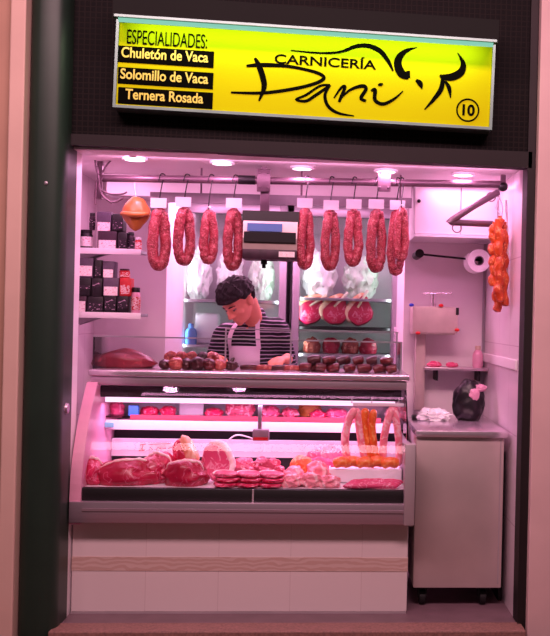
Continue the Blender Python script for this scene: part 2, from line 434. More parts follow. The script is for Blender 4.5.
def stroke(name, paths, parent=sign, label=None, w=.0022):
    """calligraphic strokes: lists of (px, py, half width in px)"""
    bm = B(); k = .0046
    for n, path in enumerate(paths):
        pts = spline([(S(x, y) + (h * k,)) for x, y, h in path], 7)
        L, Rr = [], []
        for i, (uu, vv, h) in enumerate(pts):
            a = pts[max(i - 1, 0)]; c = pts[min(i + 1, len(pts) - 1)]
            d = Vector((c[0] - a[0], c[1] - a[1])); d = d.normalized() if d.length > 1e-9 else Vector((1, 0))
            h = max(h, .0008); L.append((uu - d.y * h, vv + d.x * h)); Rr.append((uu + d.y * h, vv - d.x * h))
        f = lambda q, z: bm.verts.new(S3(q[0], q[1], z))
        z = w + n * .0002
        A = [(f(l, z), f(r, z), f(l, 0), f(r, 0)) for l, r in zip(L, Rr)]
        for p, q in zip(A, A[1:]):
            bm.faces.new((p[0], p[1], q[1], q[0])); bm.faces.new((p[0], q[0], q[2], p[2])); bm.faces.new((p[1], p[3], q[3], q[1]))
    return link(name, bm, 'sign_black', parent, smooth=False, label=label)
stroke('script_name', [
    [(255, 58, 1.2), (259, 66, 2.6), (263, 78, 2.8), (264, 88, 2.4), (259, 101, .8)],
    [(246.5, 66, 1.2), (262, 65, 2.0), (285, 66, 1.6), (305, 69.5, 1.4), (320, 74, 1.6), (323.5, 79, 1.7), (312, 84.5, 1.6), (290, 89.5, 1.6), (262, 93, 1.5), (231, 92.5, .9)],
    [(330, 85, 1.0), (320, 86, 1.1), (306, 95, 1.2), (296, 99.5, 1.0), (306, 101, 1.4), (316, 95, 1.5), (329, 86, 1.2)],
    [(330, 85, 1.2), (325, 95, 1.5), (328, 106, 1.6), (338, 113, 1.3), (354, 116, .5)],
    [(334, 98, .7), (341, 88, 1.2), (345, 87, 1.5), (341, 97, 1.5), (339, 102, 1.2)],
    [(340, 99, .8), (350, 90, 1.2), (362, 86, 1.7), (366, 89, 1.7), (361, 98, 1.7), (366, 101, 1.2)],
    [(371, 91, 1.0), (375, 90, 1.8), (375, 100, 1.8), (383, 104, 1.6), (394, 99, 1.2), (403, 91, .4)],
    [(378, 85, .7), (380.5, 84.6, 1.5), (383, 84, .6)],
], label='black brush script reading Dani')
stroke('bull_logo', [
    [(291, 50.5, .5), (320, 53, .9), (340, 52, 1.2), (356, 46.5, 1.9), (368, 46, 2.2), (380, 51, 2.3), (388, 61, 1.9), (393, 71, .8)],
    [(417, 47.5, .3), (406, 51, 2.0), (399, 58, 3.3), (398, 66, 3.8), (402, 74, 4.0), (409, 77, 2.6)],
    [(408, 71, 1.8), (409, 78, 1.2)],
    [(416, 80, 1.2), (420, 83.5, 2.6), (422, 89, .4)],
    [(457.5, 53, .3), (463, 63, 2.2), (461, 72, 3.6), (452, 77, 3.6), (443, 77, 2.4), (440, 75, 1.0)],
    [(443, 78, 1.8), (441, 89, 2.4), (434, 99, 1.8), (424.5, 109.5, .5)],
    [(445, 81, 1.0), (449, 88, 2.0), (450.5, 98, .4)],
], label='black brushed bull outline with two horns')
bm = B(); uc, vc = S(467.7, 110.2)
ring = [S3(uc + .0485 * math.cos(2 * PI * k / 40), vc + .0485 * math.sin(2 * PI * k / 40), .002) for k in range(40)]
tube(bm, ring, .0036, 6, closed=True); link('number_ring', bm, 'sign_black', sign)
text(sign, '10', uc - .002, vc - .022, .066, 'sign_black', align='CENTER', bold=.0022, label='black number 10 inside a ring')

# hooded tube lamp above the sign
ha, hb = P(114, 17, -.30), P(497, 43, -.30)
lamp = thing('sign_lamp', 'dark hooded strip lamp lighting the yellow sign from above', 'lamp', ha)
hu = (hb - ha); HW = hu.length; hu.normalize(); hv = Vector((-hu.z, 0, hu.x))
def H3(u, y, z): return ha + hu * u + hv * z + Vector((0, y, 0))
def hbox(bm, u0, u1, prof):
    a = [bm.verts.new(H3(u0, y, z)) for y, z in prof]; b = [bm.verts.new(H3(u1, y, z)) for y, z in prof]; n = len(prof)
    bm.faces.new(a); bm.faces.new(b[::-1])
    for i in range(n): bm.faces.new((a[i], b[i], b[(i + 1) % n], a[(i + 1) % n]))
bm = B(); hbox(bm, 0, HW, [(0, 0.012), (0, .10), (.10, .13), (.255, .13), (.255, .115), (.11, .115), (.012, .09), (.012, .012)])
hbox(bm, -.006, 0, [(0, .0), (0, .10), (.10, .13), (.255, .13), (.255, .06), (.02, .0)]); hbox(bm, HW, HW + .006, [(0, .0), (0, .10), (.10, .13), (.255, .13), (.255, .06), (.02, .0)])
link('hood', bm, 'hood', lamp, smooth=False)
bm = B(); hbox(bm, 0.0, HW, [(-.001, .004), (-.001, .014), (.016, .014), (.016, .004)]); link('reflector_lip', bm, 'sign_frame', lamp, smooth=False)
bm = B(); tube(bm, [H3(.012, .034, .004), H3(HW - .012, .034, .004)], .013, 14); link('tube_lamp', bm, 'tube', lamp)

# ================================================================== LIGHTS
def area(name, loc, size, power, color, rot=(0, 0, 0), shape='RECTANGLE', spread=180):
    l = bpy.data.lights.new(name, 'AREA'); l.shape = shape; l.energy = power; l.color = color
    l.size = size[0]
    if shape in ('RECTANGLE', 'ELLIPSE'): l.size_y = size[1]
    l.spread = R(spread)
    o = bpy.data.objects.new(name, l); COL.objects.link(o); o.location = loc; o.rotation_euler = rot
    return o
PINK = (1.0, .38, .72); PINK2 = (1.0, .41, .74); CASEC = (1.0, .46, .86)
hc = H3(HW / 2, .06, .02)
o = area('sign_tube_light', hc, (HW * .96, .03), 2.2, (.80, 1.0, .55), (R(38), -math.atan2(hu.z, hu.x) * -1, 0))
o.rotation_euler = (R(40), math.asin(-hu.z), 0)
for i, (dx, dy) in enumerate(((135, 158), (222, 162), (302, 167), (386, 170), (463, 173.5))):
    p = CAM + (P(dx, dy, 0) - CAM) * ((ZT - CAM.z) / (P(dx, dy, 0).z - CAM.z))
    d = thing('downlight', ['round recessed downlight nearest the dark pillar', 'round recessed downlight second from the dark pillar', 'round recessed downlight over middle of the counter', 'round recessed downlight above the hooked rail bracket beside last sausages', 'round recessed downlight above the bent hanging pipe'][i], 'light', p - Vector((0, 0, .012)), 'downlights in the ceiling strip')
    bm = B(); lathe(bm, [(.056, .0119), (.060, .006), (.056, .001), (.046, .001), (.046, .0119)], d.location); link('rim', bm, 'white_gloss', d)
    bm = B(); lathe(bm, [(.044, .003), (.044, .0118)], d.location); link('lens', bm, 'downlight', d)
    area('downlight_lamp', p - Vector((0, 0, .014)), (.085, .085), 1.5, PINK, shape='DISK')
area('ceiling_lamp_aisle', (-.35, 1.35, ZT - .02), (1.2, .25), 23, PINK2)
area('lintel_fill_light', ((XL + XR) / 2, .13, ZT - .015), (1.9, .05), 5.0, PINK2, (R(42), 0, 0))  # added fill behind the lintel, no fitting; brightens the interior from the front
area('ceiling_lamp_alcove', (.66, .55, ZT - .02), (.35, .3), 2.2, PINK2)
area('ceiling_lamp_left', (-1.10, .5, ZT - .02), (.3, .3), 1.9, PINK2)
area('hall_lamp', (-.2, -2.6, 3.6), (3.6, .5), 150, (1.0, .53, .62), (R(38), 0, 0))
w = bpy.data.worlds.new('world'); SC.world = w; w.use_nodes = True
w.node_tree.nodes['Background'].inputs[0].default_value = (.9, .72, .72, 1); w.node_tree.nodes['Background'].inputs[1].default_value = .07

# ================================================================== COUNTER + CASE
CX0, CX1 = XL + .006, PXX(413, .06, 510)
BX1 = PXX(407.5, .12, 570)
# tiled plinth
ZB1 = PZ(522, .12, 240)
pl = thing('counter_base', 'white tiled counter base with pale patterned border under the meat case', 'counter', (CX0, .12, 0))
bm = B(); box(bm, XL + .004, BX1, .12, .86, .008, ZB1 - .001, .004); link('tiled_wall', bm, 'counter_tile', pl, smooth=False)
zb0, zb1 = PZ(571, .12, 240), PZ(557, .12, 240)
def border_mat():
    m, nt, b, o = new_mat('border')
    t1 = tex(nt, 'ShaderNodeTexWave', 9.0, stretch=(.9, 1, 1.6), wave_type='BANDS', bands_direction='Z', Distortion=9.0)
    nt.links.new(ramp(nt, t1.outputs[1], [(.35, lin((210, 186, 176))), (.6, lin((198, 168, 156)))]), b.inputs['Base Color']); b.inputs['Roughness'].default_value = .4
border_mat()
bm = B(); box(bm, XL + .004, BX1 + .001, .1175, .13, zb0, zb1); link('tile_border', bm, 'border', pl, smooth=False)
bm = B(); box(bm, XL + .004, BX1 - .003, .115, .86, .0, .008); link('kick_strip', bm, 'steel_dull', pl, smooth=False)

ZTOPC = PZ(372, .36, 250); ZD = PZ(487, .10, 250)          # counter top / meat deck
case = thing('display_case', 'long refrigerated meat display case with curved glass front and steel trim', 'display case', (CX0, .1, ZB1))
YG = .36
def gp(t):      # glass profile from the top (t=0) to the bumper (t=1)
    z0, z1 = ZTOPC - .06, ZD - .02
    return Vector((0, YG - .02 - .27 * (1 - (1 - t) ** 1.8), z0 + (z1 - z0) * t))
bm = B(); n = 14
f0 = [(gp(i / n).y, gp(i / n).z) for i in range(n + 1)]
LX, RX = CX0 + .052, CX1 - .035
cols = [[bm.verts.new((x, y, z)) for y, z in f0] for x in (LX, RX)]
for i in range(n): bm.faces.new((cols[0][i], cols[1][i], cols[1][i + 1], cols[0][i + 1]))
bmesh.ops.solidify(bm, geom=bm.faces[:], thickness=.005); link('front_glass', bm, 'glass_clear', case)
bm = B(); box(bm, CX0, CX1, .035, .09, PZ(523, .06), PZ(502, .06), .006); box(bm, CX0 + .06, CX1 - .03, .03, .06, PZ(511, .06), PZ(508.5, .06)); link('bumper', bm, 'steel', case)
bm = B(); box(bm, LX - .01, CX1 - .004, .062, .10, PZ(502, .06), PZ(489.5, .06), .004); link('gasket', bm, 'black_rubber', case)
bm = B(); xs = PXX(253, .06, 495); box(bm, xs - .004, xs + .004, .058, .07, PZ(502, .06), PZ(489.5, .06)); link('joint_strip', bm, 'steel_dull', case)
# end panels
def endpanel(x0, x1, zmin, zmax, name, mat):
    bm = B(); poly = []
    for i in range(n + 1):
        q = gp(i / n)
        if q.z <= zmax: poly.append((q.y - .022, q.z))
    poly += [(.045, ZD - .05), (.045, zmin), (.85, zmin), (.85, poly[0][1])]
    prism(bm, poly, lambda u, v, w: (x0 + w, u, v), x1 - x0); return link(name, bm, mat, case, smooth=False)
endpanel(CX0, CX0 + .05, ZB1, ZTOPC - .001, 'end_panel', 'pvc_pink')
endpanel(CX1 - .034, CX1, ZB1, PZ(441, .1), 'end_panel', 'steel_dull')
bm = B(); box(bm, CX1 - .045, CX1 + .004, .02, .075, PZ(523, .06), PZ(441, .06), .005); link('corner_post', bm, 'steel_dull', case)
bm = B(); poly = [(gp(i / n).y, gp(i / n).z) for i in range(n + 1) if gp(i / n).z > PZ(441, .1)] ; poly += [(.84, poly[-1][1]), (.84, poly[0][1])]
prism(bm, poly, lambda u, v, w: (CX1 - .028 + w, u, v), .006); link('end_glass', bm, 'glass_clear', case, smooth=False)
bm = B(); box(bm, LX, RX, .092, .85, ZB1, ZD - .046); link('base_tray', bm, 'steel_dull', case, smooth=False)
# top board
TX0 = PXX(92, .36, 378)
bm = B(); box(bm, TX0 - .01, CX1 - .005, YG - .04, .86, ZTOPC - .030, ZTOPC, .008, 3); link('top_board', bm, 'steel_bright', case)
bm = B(); box(bm, TX0, CX1 - .02, YG - .025, .50, ZTOPC - .075, ZTOPC - .031, .006); link('top_rail', bm, 'steel', case)
bm = B(); box(bm, TX0 + .02, CX1 - .04, YG + .02, .45, ZTOPC - .135, ZTOPC - .076, .01); link('lamp_housing', bm, 'dark_metal', case)
bm = B(); tube(bm, [(TX0 + .05, YG + .075, ZTOPC - .150), (CX1 - .07, YG + .075, ZTOPC - .150)], .013, 12); link('lamp_tube', bm, 'case_tube', case)
area('case_lamp', ((CX0 + CX1) / 2, YG + .075, ZTOPC - .166), (1.4, .03), 4.6, CASEC)
# interior
zsh = PZ(418, .5, 250)
bm = B(); box(bm, LX, RX, .075, .82, ZD - .045, ZD - .006); link('meat_deck', bm, 'white_plastic', case, smooth=False)
bm = B(); box(bm, LX, RX, .80, .85, ZD - .04, ZTOPC - .06); link('back_wall', bm, 'aluminium', case, smooth=False)
bm = B(); box(bm, LX, RX, .66, .70, PZ(470, .66), PZ(457, .66)); box(bm, LX, RX, .70, .72, PZ(441, .68), PZ(428, .68)); link('dark_gap', bm, 'black_plastic', case, smooth=False)
bm = B(); box(bm, LX, RX, .64, .66, PZ(457.5, .64), PZ(440, .64), .003); link('light_panel', bm, 'white_plastic', case, smooth=False)
area('case_lamp_lower', ((CX0 + CX1) / 2, .60, zsh - .035), (1.35, .03), 1.5, CASEC, (R(-25), 0, 0))
bm = B(); box(bm, LX, RX, .50, .80, zsh - .008, zsh); link('shelf_glass', bm, 'glass_door', case, smooth=False)
bm = B(); box(bm, LX + .12, RX - .1, .494, .50, zsh - .014, zsh + .008); link('shelf_edge', bm, 'edge_red', case, smooth=False)
bm = B(); box(bm, LX, RX, .497, .503, zsh - .066, zsh - .018); link('price_rail', bm, 'white_plastic', case, smooth=False)
bm = B(); xq = PXX(105.5, .62, 430); box(bm, xq - .022, xq + .016, .60, .64, ZD - .006, ZTOPC - .076, .003); link('inner_post', bm, 'grey_plastic', case, smooth=False)
bm = B(); q = P(260, 436, .44); box(bm, q.x - .035, q.x + .045, .42, .46, q.z - .022, q.z + .034, .005); sn = link('sensor_box', bm, 'grey_plastic', case)
bm = B(); box(bm, q.x - .012, q.x + .008, .43, .445, q.z + .03, ZTOPC - .13, .003); link('rod', bm, 'aluminium', sn)
bm = B(); box(bm, q.x - .03, q.x + .04, .416, .421, q.z - .018, q.z - .004); link('dark_strip', bm, 'box_red', sn, smooth=False)
bm = B(); tube(bm, [P(x, y, .46) for x, y in spline([(256, 440), (248, 437), (238, 435), (231, 438), (227, 444), (230, 450)], 6)], .004, 8)
tube(bm, [P(x, y, .44) for x, y in spline([(264, 443), (264, 450), (259, 456), (256, 462), (257, 474)], 6)], .002, 6); link('cable', bm, 'white_plastic', sn)
def scribble():
    bm = B(); yy = .637
    for pts in ([(140, 445), (146, 444)], [(143, 445), (142, 450)], [(139, 450.5), (145, 450)], [(149, 450), (150, 447), (153, 450)], [(156, 450), (158, 447), (161, 449), (166, 448)], [(168, 449), (171, 447), (174, 449)], [(150, 444.5), (170, 443.5)]):
        tube(bm, [P(x, y, yy) for x, y in pts], .0022, 6)
    return link('handwriting', bm, 'red_knob', case, smooth=False)
scribble()

# glass guard on the counter top
gd = thing('glass_guard', 'low clear glass guard with thin metal rim standing on counter top', 'glass guard', (TX0, YG + .03, ZTOPC))
GX0, GX1 = PXX(93, .4, 350), PXX(402, .4, 350); gz = PZ(340, .4, 250)
bm = B(); box(bm, GX0, GX1, .395, .401, ZTOPC + .001, gz); link('front_pane', bm, 'glass_clear', gd, smooth=False)
bm = B(); box(bm, GX0, GX1, .392, .404, gz, gz + .007); box(bm, GX1 - .008, GX1, .392, .404, ZTOPC, gz); link('rim', bm, 'aluminium', gd, smooth=False)
for xe in (GX0, GX1 - .007):
    bm = B(); box(bm, xe, xe + .007, .404, .70, ZTOPC, gz); link('end_pane', bm, 'glass_clear', gd, smooth=False)
xg = PXX(225, .7, 340); bm = B(); box(bm, xg, GX1, .30 + .395, .30 + .401, ZTOPC + .20, ZTOPC + .206); link('back_rim', bm, 'aluminium', gd, smooth=False)
for xx in (xg, PXX(290, .7, 350), GX1 - .01):
    bm = B(); box(bm, xx, xx + .008, .695, .701, ZTOPC, ZTOPC + .20); link('post', bm, 'aluminium', gd, smooth=False)

# ================================================================== MEAT
def single(name, bm, mat, label, cat, base, group=None):
    return tag(link(name, bm, mat, origin=base), label, cat, group)
def steak_bm(c, r, th, seed, rot=None, amp=.14):
    """a cut slice: flat blob"""
    bm = B(); blob(bm, (0, 0, 0), (r[0], r[1], 1.0), amp, 1.6, seed)
    for v in bm.verts:
        z = v.co.z; v.co.z = max(-1, min(1, z * 2.2)) * th / 2 * (1 - .12 * abs(z))
    for v in bm.verts:
        p = v.co.copy()
        v.co = (rot @ p if rot else p) + Vector(c)
    return bm
def chop(c, r, th, seed, label, rot):
    """rib chop: round eye, tapering tail, fat edge and rib bone"""
    c = Vector(c); t = thing('rib_chop', label, 'meat', c, 'raw chops in the fridge')
    def edge(a):
        k = 1 + .10 * noise.noise(Vector((math.cos(a) * 2, math.sin(a) * 2, seed)))
        x = math.cos(a) * k; y = math.sin(a) * k
        return Vector((r[0] * x * (1 - .42 * max(0, y)) + .35 * r[0] * max(0, y) ** 2, r[1] * y * (1.0 if y < 0 else 1.35), 0))
    bm = B(); n = 40; rings = []
    for s_, z in ((.0, -.5), (.6, -.5), (.93, -.42), (1, 0), (.93, .42), (.6, .5), (.0, .5)):
        rings.append([bm.verts.new(c + rot @ (edge(2 * PI * k / n) * max(s_, .02) + Vector((0, 0, z * th)))) for k in range(n)])
    for a, b_ in zip(rings, rings[1:]):
        for k in range(n): bm.faces.new((a[k], a[(k + 1) % n], b_[(k + 1) % n], b_[k]))
    bm.faces.new(rings[0][::-1]); bm.faces.new(rings[-1]); link('lean', bm, 'beef', t)
    bm = B(); m = 22; tube(bm, [c + rot @ (edge(R(75) + R(150) * k / m) * 1.0) for k in range(m + 1)], [th * (.14 + .42 * math.sin(PI * k / m) ** .6) for k in range(m + 1)], 10); link('fat_rim', bm, 'fat_yellow', t)
    bm = B(); tube(bm, [c + rot @ (Vector((r[0] * (-.15 + .16 * q), r[1] * (.35 + .26 * q), th * .48))) for q in range(6)], [.007, .008, .009, .009, .010, .012], 10); link('bone', bm, 'bone', t)
    return t
def steak(c, r, th, seed, label, mat='beef', fat='fat_white', rot=None, name='steak', group=None, cat='meat', fatside=None, bone=False):
    c = Vector(c); t = thing(name, label, cat, c, group)
    link('lean', steak_bm(c, r, th, seed, rot), mat, t)
    a0, a1 = fatside or (R(20), R(200)); pts = []
    for k in range(25):
        a = a0 + (a1 - a0) * k / 24; d = Vector((math.cos(a), math.sin(a), 0))
        kk = 1 + .14 * noise.noise(d * 1.6 + Vector((seed * 7.3, seed * 3.1, seed))) + .056 * noise.noise(d * 4.32 + Vector((seed, 5, seed * 2)))
        p = Vector((d.x * r[0] * kk, d.y * r[1] * kk, 0)); pts.append((rot @ p if rot else p) + c)
    bm = B(); tube(bm, pts, [th * .56 * (.35 + .65 * math.sin(PI * k / 24) ** .5) if 0 < k < 24 else th * .12 for k in range(25)], 10); link('fat_rim', bm, fat, t)
    if bone:
        bp = []
        for s in range(7):
            p = Vector((-r[0] * .8 + s * r[0] * .1, r[1] * (.3 + s * .22), 0)); bp.append((rot @ p if rot else p) + c)
        bm = B(); tube(bm, bp, [.010, .009, .008, .008, .008, .009, .011], 10); link('bone', bm, 'bone', t)
    return t
zd = ZD - .006
def X(px, Y, py=470): return P(px, py, Y).x
# big beef joints on the left of the deck
def joint(name, px, Y, r, seed, mat, label, fatmat=None, rot=0.0, flat=.55, amp=.2):
    x = X(px, Y); c = Vector((x, Y, zd + r[2] * flat)); rm = Matrix.Rotation(rot, 3, 'Z')
    t = thing(name, label, 'meat', (x, Y, zd)); bm = B(); blob(bm, c, r, amp, 1.7, seed, flat, rm); link('lean', bm, mat, t)
    if fatmat:
        pts = []
        for k in range(20):
            a = R(25) + R(130) * k / 19; d = Vector((math.cos(a), -.25, math.sin(a))).normalized()
            kk = 1 + amp * noise.noise(d * 1.7 + Vector((seed * 7.3, seed * 3.1, seed))) + amp * .4 * noise.noise(d * 4.59 + Vector((seed, 5, seed * 2)))
            pts.append(rm @ Vector((d.x * r[0], d.y * r[1], d.z * r[2])) * kk + c)
        bm = B(); tube(bm, pts, [.002 + .006 * math.sin(PI * k / 19) * (1 + .5 * math.sin(k * 2.1)) for k in range(20)], 10); link('fat_seam', bm, fatmat, t)
    return t
joint('beef_joint', 92, .22, (.06, .10, .075), 3, 'beef', 'red beef piece at left end of the meat case beside pink end panel', 'fat_white', .3)
joint('beef_joint', 129, .215, (.155, .10, .074), 5, 'beef_deep', 'large red beef joint with pale fat seam in left half of deck', 'fat_white', .1)
joint('beef_joint', 158, .27, (.085, .10, .088), 9, 'beef', 'pink streaked beef joint between the large left joint and round dark joint', 'fat_white', -.2)
joint('beef_joint', 186, .19, (.105, .085, .078), 12, 'beef_deep', 'rounded dark red beef joint left of the thin steak stacks', 'fat_white', 0)
# fatty yellow piece leaning on top
c = P(186, 456, .36); t = thing('fat_cut', 'pale yellow fatty meat cut propped upright behind the rounded beef joint', 'meat', (c.x, c.y, zd))
rm = Matrix.Rotation(R(-28), 3, 'Y')
bm = B(); blob(bm, (c.x, c.y, zd + .10), (.055, .05, .095), .22, 1.8, 21, .8, rm); link('lean', bm, 'beef', t)
bm = B(); blob(bm, (c.x + .018, c.y - .018, zd + .135), (.036, .04, .085), .22, 1.8, 23, None, rm); link('fat_cap', bm, 'fat_yellow', t)
c = P(217, 464, .30)
steak(Vector((c.x, c.y, zd + .088)), (.068, .095), .035, 31, 'upright oval meat slice with white fat rim left of the steak stacks', 'pork', 'fat_white', Matrix.Rotation(R(-18), 3, 'Y') @ Matrix.Rotation(R(76), 3, 'X'), 'meat_slice', fatside=(R(-70), R(100)))
# piles of steaks, three columns
pos = ['left', 'middle', 'right']; lay = ['bottom', 'middle', 'top']
for ci, px in enumerate((226, 249, 271)):
    for k in range(3):
        x = X(px + (k % 2) * 2, .15 + .012 * k, 483)
        steak((x, .15 + .015 * k, zd + .011 + k * .021), (.056, .066), .019, 40 + ci * 5 + k, f'thin red steak, {lay[k]} slice of the {pos[ci]} steak pile in meat case', 'beef' if k < 2 else 'pork', 'fat_white', Matrix.Rotation(.4 * k - .2, 3, 'Z'), 'steak', 'thin steaks in three piles', fatside=(R(10), R(150)))
for ci, (px, Y) in enumerate(((240, .36), (266, .37))):
    x = X(px, Y); single('minced_meat', blob(B(), (x, Y, zd + .04), (.085, .07, .062), .28, 3, 60 + ci, .6), 'minced', ['pink meat heap behind the left steak pile', 'pink meat heap behind the right steak pile'][ci], 'meat', (x, Y, zd), 'pink heaps behind the steaks')
# pale pork pieces
pp = [(292, .165, .050, .055, .036, 'pale pink pork piece at front right beside the right steak pile'), (311, .165, .052, .05, .042, 'pale pink pork piece at front below the orange meat ball'), (329, .16, .048, .055, .034, 'pale pink pork piece at front left of long strips'), (294, .30, .055, .05, .045, 'pale pink pork piece just left of orange ball'), (318, .29, .06, .05, .062, 'pale pork piece in front of the fanned fillets')]
for i, (px, Y, rx, ry, rz, lb) in enumerate(pp):
    x = X(px, Y); single('pork_piece', blob(B(), (x, Y, zd + rz * .6), (rx, ry, rz), .3, 2.2, 70 + i, .6, Matrix.Rotation(i * .7, 3, 'Z')), 'pork_pale', lb, 'meat', (x, Y, zd), 'pale pork pieces')
x = X(302, .40); single('orange_meat', blob(B(), (x, .40, zd + .055), (.062, .05, .06), .1, 1.5, 81, .85), 'sausage_orange', 'smooth orange meat ball among pale pork pieces', 'meat', (x, .40, zd))
# fanned fillets
for i in range(6):
    px = 313 + i * 5.5; c = P(px, 466, .42)
    rm = Matrix.Rotation(R(-30 + 14 * i), 3, 'Y') @ Matrix.Rotation(R(62), 3, 'X')
    single('pork_fillet', steak_bm((c.x, .40 + .012 * i, zd + .085 + .022 * math.sin(i / 5 * PI)), (.040, .052), .013, 90 + i, rm, .3), 'pork', f'{ORD[i]} slice from the left in pink fillet fan beside white tray', 'meat', (c.x, .42, zd), 'fanned pink fillets')
single('pork_block', blob(B(), (X(322, .42), .42, zd + .045), (.09, .06, .065), .25, 2, 99, .65), 'pork', 'pink pork block under the fillet fan', 'meat', (X(322, .42), .42, zd))
# white tray with orange sausages
ty = .34; tx0, tx1 = X(329, ty - .08), X(402, ty - .08); tz = PZ(469, ty - .08, 360)
bm = B(); box(bm, tx0, tx1, ty - .08, ty + .10, zd + .004, tz, .006)
for f in list(bm.faces):
    if f.normal.z > .9 and f.calc_area() > .005:
        r = bmesh.ops.inset_individual(bm, faces=[f], thickness=.006); bmesh.ops.translate(bm, verts=f.verts, vec=(0, 0, -.01))
single('serving_tray', bm, 'white_plastic', 'white raised tray under orange sausages at right end of case', 'tray', (tx0, ty, zd))
def sausage(name, pts, r, mat, label, group=None, segs=1, n=12, cat='sausage', dense=6, lump=.06):
    pts = [Vector(q) for q in spline([tuple(p) for p in pts], dense)]; m = len(pts); rad = []
    for i in range(m):
        t = i / (m - 1); e = min(1, (math.sin(PI * min(1, max(0, t))) * 3.2) ** .5) if segs == 1 else 1
        q = abs(math.sin(PI * t * segs)) ** .35 if segs > 1 else 1
        rad.append(max(.003, r * e * (.55 + .45 * q) * (1 + lump * noise.noise(pts[i] * 40))))
    bm = B(); tube(bm, pts, rad, n); return single(name, bm, mat, label, cat, pts[0] if pts[0].z < pts[-1].z else pts[-1], group)
for i, (px, dy) in enumerate(((341, -.05), (352, -.02), (364, -.04), (376, -.01), (389, -.04))):
    p = P(px, 470, ty + dy); z = tz + .012
    sausage('orange_sausage', [(p.x - .034, ty + dy - .02, z + .010), (p.x, ty + dy - .03, z + .022), (p.x + .038, ty + dy - .01, z + .012)], .026, 'sausage_orange', f'{ORD[i]} short orange sausage from the left lying on white tray', 'orange sausages on the tray')
for i in range(4):
    Y = .11 + .012 * i; x0 = X(343 + 2 * i, Y, 484)
    sausage('pork_strip', [(x0, Y, zd + .012 + .004 * i), (x0 + .09, Y - .012 + .01 * i, zd + .014 + .005 * i), (x0 + .18, Y + .005, zd + .013 + .006 * i), (x0 + .255, Y, zd + .012 + .005 * i)], .0125, 'pork', f'{["lowest", "second lowest", "second highest", "highest"][i]} of the long pink pork strips before white tray', 'long pork strips', cat='meat', lump=.3)
# hanging long sausages at right of case
hb0 = P(361, 406, .36)
hk = thing('sausage_hanger', 'small white hook bar holding hanging sausages inside right of case', 'hook', hb0)
bm = B(); box(bm, hb0.x - .04, X(404, .36, 405), .355, .367, hb0.z, hb0.z + .016, .003); link('bar', bm, 'white_plastic', hk)
for px in (352, 372, 399):
    x = X(px, .36, 400); bm = B(); tube(bm, [(x, .375, hb0.z + .012), (x, .385, ZTOPC - .10)], .003, 6); link('wire', bm, 'aluminium', hk)
hs = [([(356, 408), (349, 420), (345, 440), (348, 466)], .020, 'sausage_pink', 'pink hanging sausage, furthest left under the white hook bar'),
      ([(357, 408), (359, 425), (362, 445), (366, 464)], .019, 'sausage_pink', 'pink hanging sausage just left of the orange ones'),
      ([(366, 408), (364, 422), (367, 445), (373, 468)], .021, 'sausage_orange', 'thick orange hanging sausage, left of two under white bar'),
      ([(374, 409), (372, 425), (374, 446), (379, 466)], .019, 'sausage_orange', 'orange hanging sausage, right of two under white bar'),
      ([(393, 407), (388, 420), (384, 438), (383, 460)], .019, 'sausage_pink', 'pink hanging sausage left strand of the narrow pair'),
      ([(394, 407), (397, 425), (399, 445), (399, 466)], .018, 'sausage_pink', 'pink hanging sausage right strand of the narrow pair')]
for i, (pts, r, mt, lb) in enumerate(hs):
    sausage('hanging_sausage', [P(x, y, .335 + .008 * (i % 3)) for x, y in pts], r, mt, lb, 'long sausages hung in the case', dense=8)
# upper shelf contents
zs = zsh
us = [(117, .60, .035, .03, .045, 'pork', 'pink meat bundle on upper shelf beside the inner post'), (150, .58, .045, .04, .028, 'beef', 'small red meat piece right of the blue tag on upper shelf'), (168, .58, .04, .04, .030, 'beef', 'small red meat piece left of white card with black bowl'), (214, .58, .045, .05, .026, 'beef', 'red meat piece on upper shelf just right of white card'),
      (240, .60, .075, .06, .062, 'minced', 'tall pink minced heap on upper shelf left of sensor rod'), (270, .60, .05, .05, .034, 'pork', 'pink meat piece on upper shelf right of sensor rod'), (290, .60, .045, .05, .028, 'minced', 'pink minced portion on upper shelf between pork and brown cut'), (310, .66, .055, .05, .055, 'ham', 'brownish cut on upper shelf behind the pink portions'), (318, .56, .04, .04, .026, 'beef', 'small red piece in front of the brown cut on upper shelf'), (337, .58, .06, .05, .030, 'pork', 'pink meat piece on upper shelf next to hanging sausages'), (395, .62, .05, .05, .040, 'pork_pale', 'pale pink piece at right end of upper shelf')]
for i, (px, Y, rx, ry, rz, mt, lb) in enumerate(us):
    x = X(px, Y, 414); single('shelf_meat', blob(B(), (x, Y, zs + rz * .6), (rx, ry, rz), .25, 2.4, 110 + i, .6), mt, lb, 'meat', (x, Y, zs))
p = P(133.5, 412, .53); bm = B(); box(bm, p.x - .024, p.x + .026, .52, .545, zs, zs + .052, .004); single('price_tag', bm, 'blue_tag', 'small blue price tag on upper shelf near left end', 'tag', (p.x, .53, zs))
p = P(108, 428, .50); bm = B(); box(bm, p.x - .045, p.x + .03, .483, .492, zs - .055, zs - .03, .002); single('price_tag', bm, 'teal_tag', 'pale teal price ticket clipped on shelf rail near left end', 'tag', (p.x, .49, zs - .05))
p = P(191, 405, .6); bl_ = thing('notice_card', 'white card with black bowl shape standing on upper shelf', 'card', (p.x, .62, zs))
bm = B(); box(bm, p.x - .06, p.x + .06, .618, .624, zs, zs + .105); link('card', bm, 'card', bl_, smooth=False)
bm = B(); prism(bm, [(.03 * math.cos(a), .028 * math.sin(a)) for a in [PI + PI * k / 16 for k in range(17)]], lambda u, v, w: (p.x + .008 + u, .617 - w, zs + .09 + v), .002); link('bowl_mark', bm, 'sign_black', bl_, smooth=False)

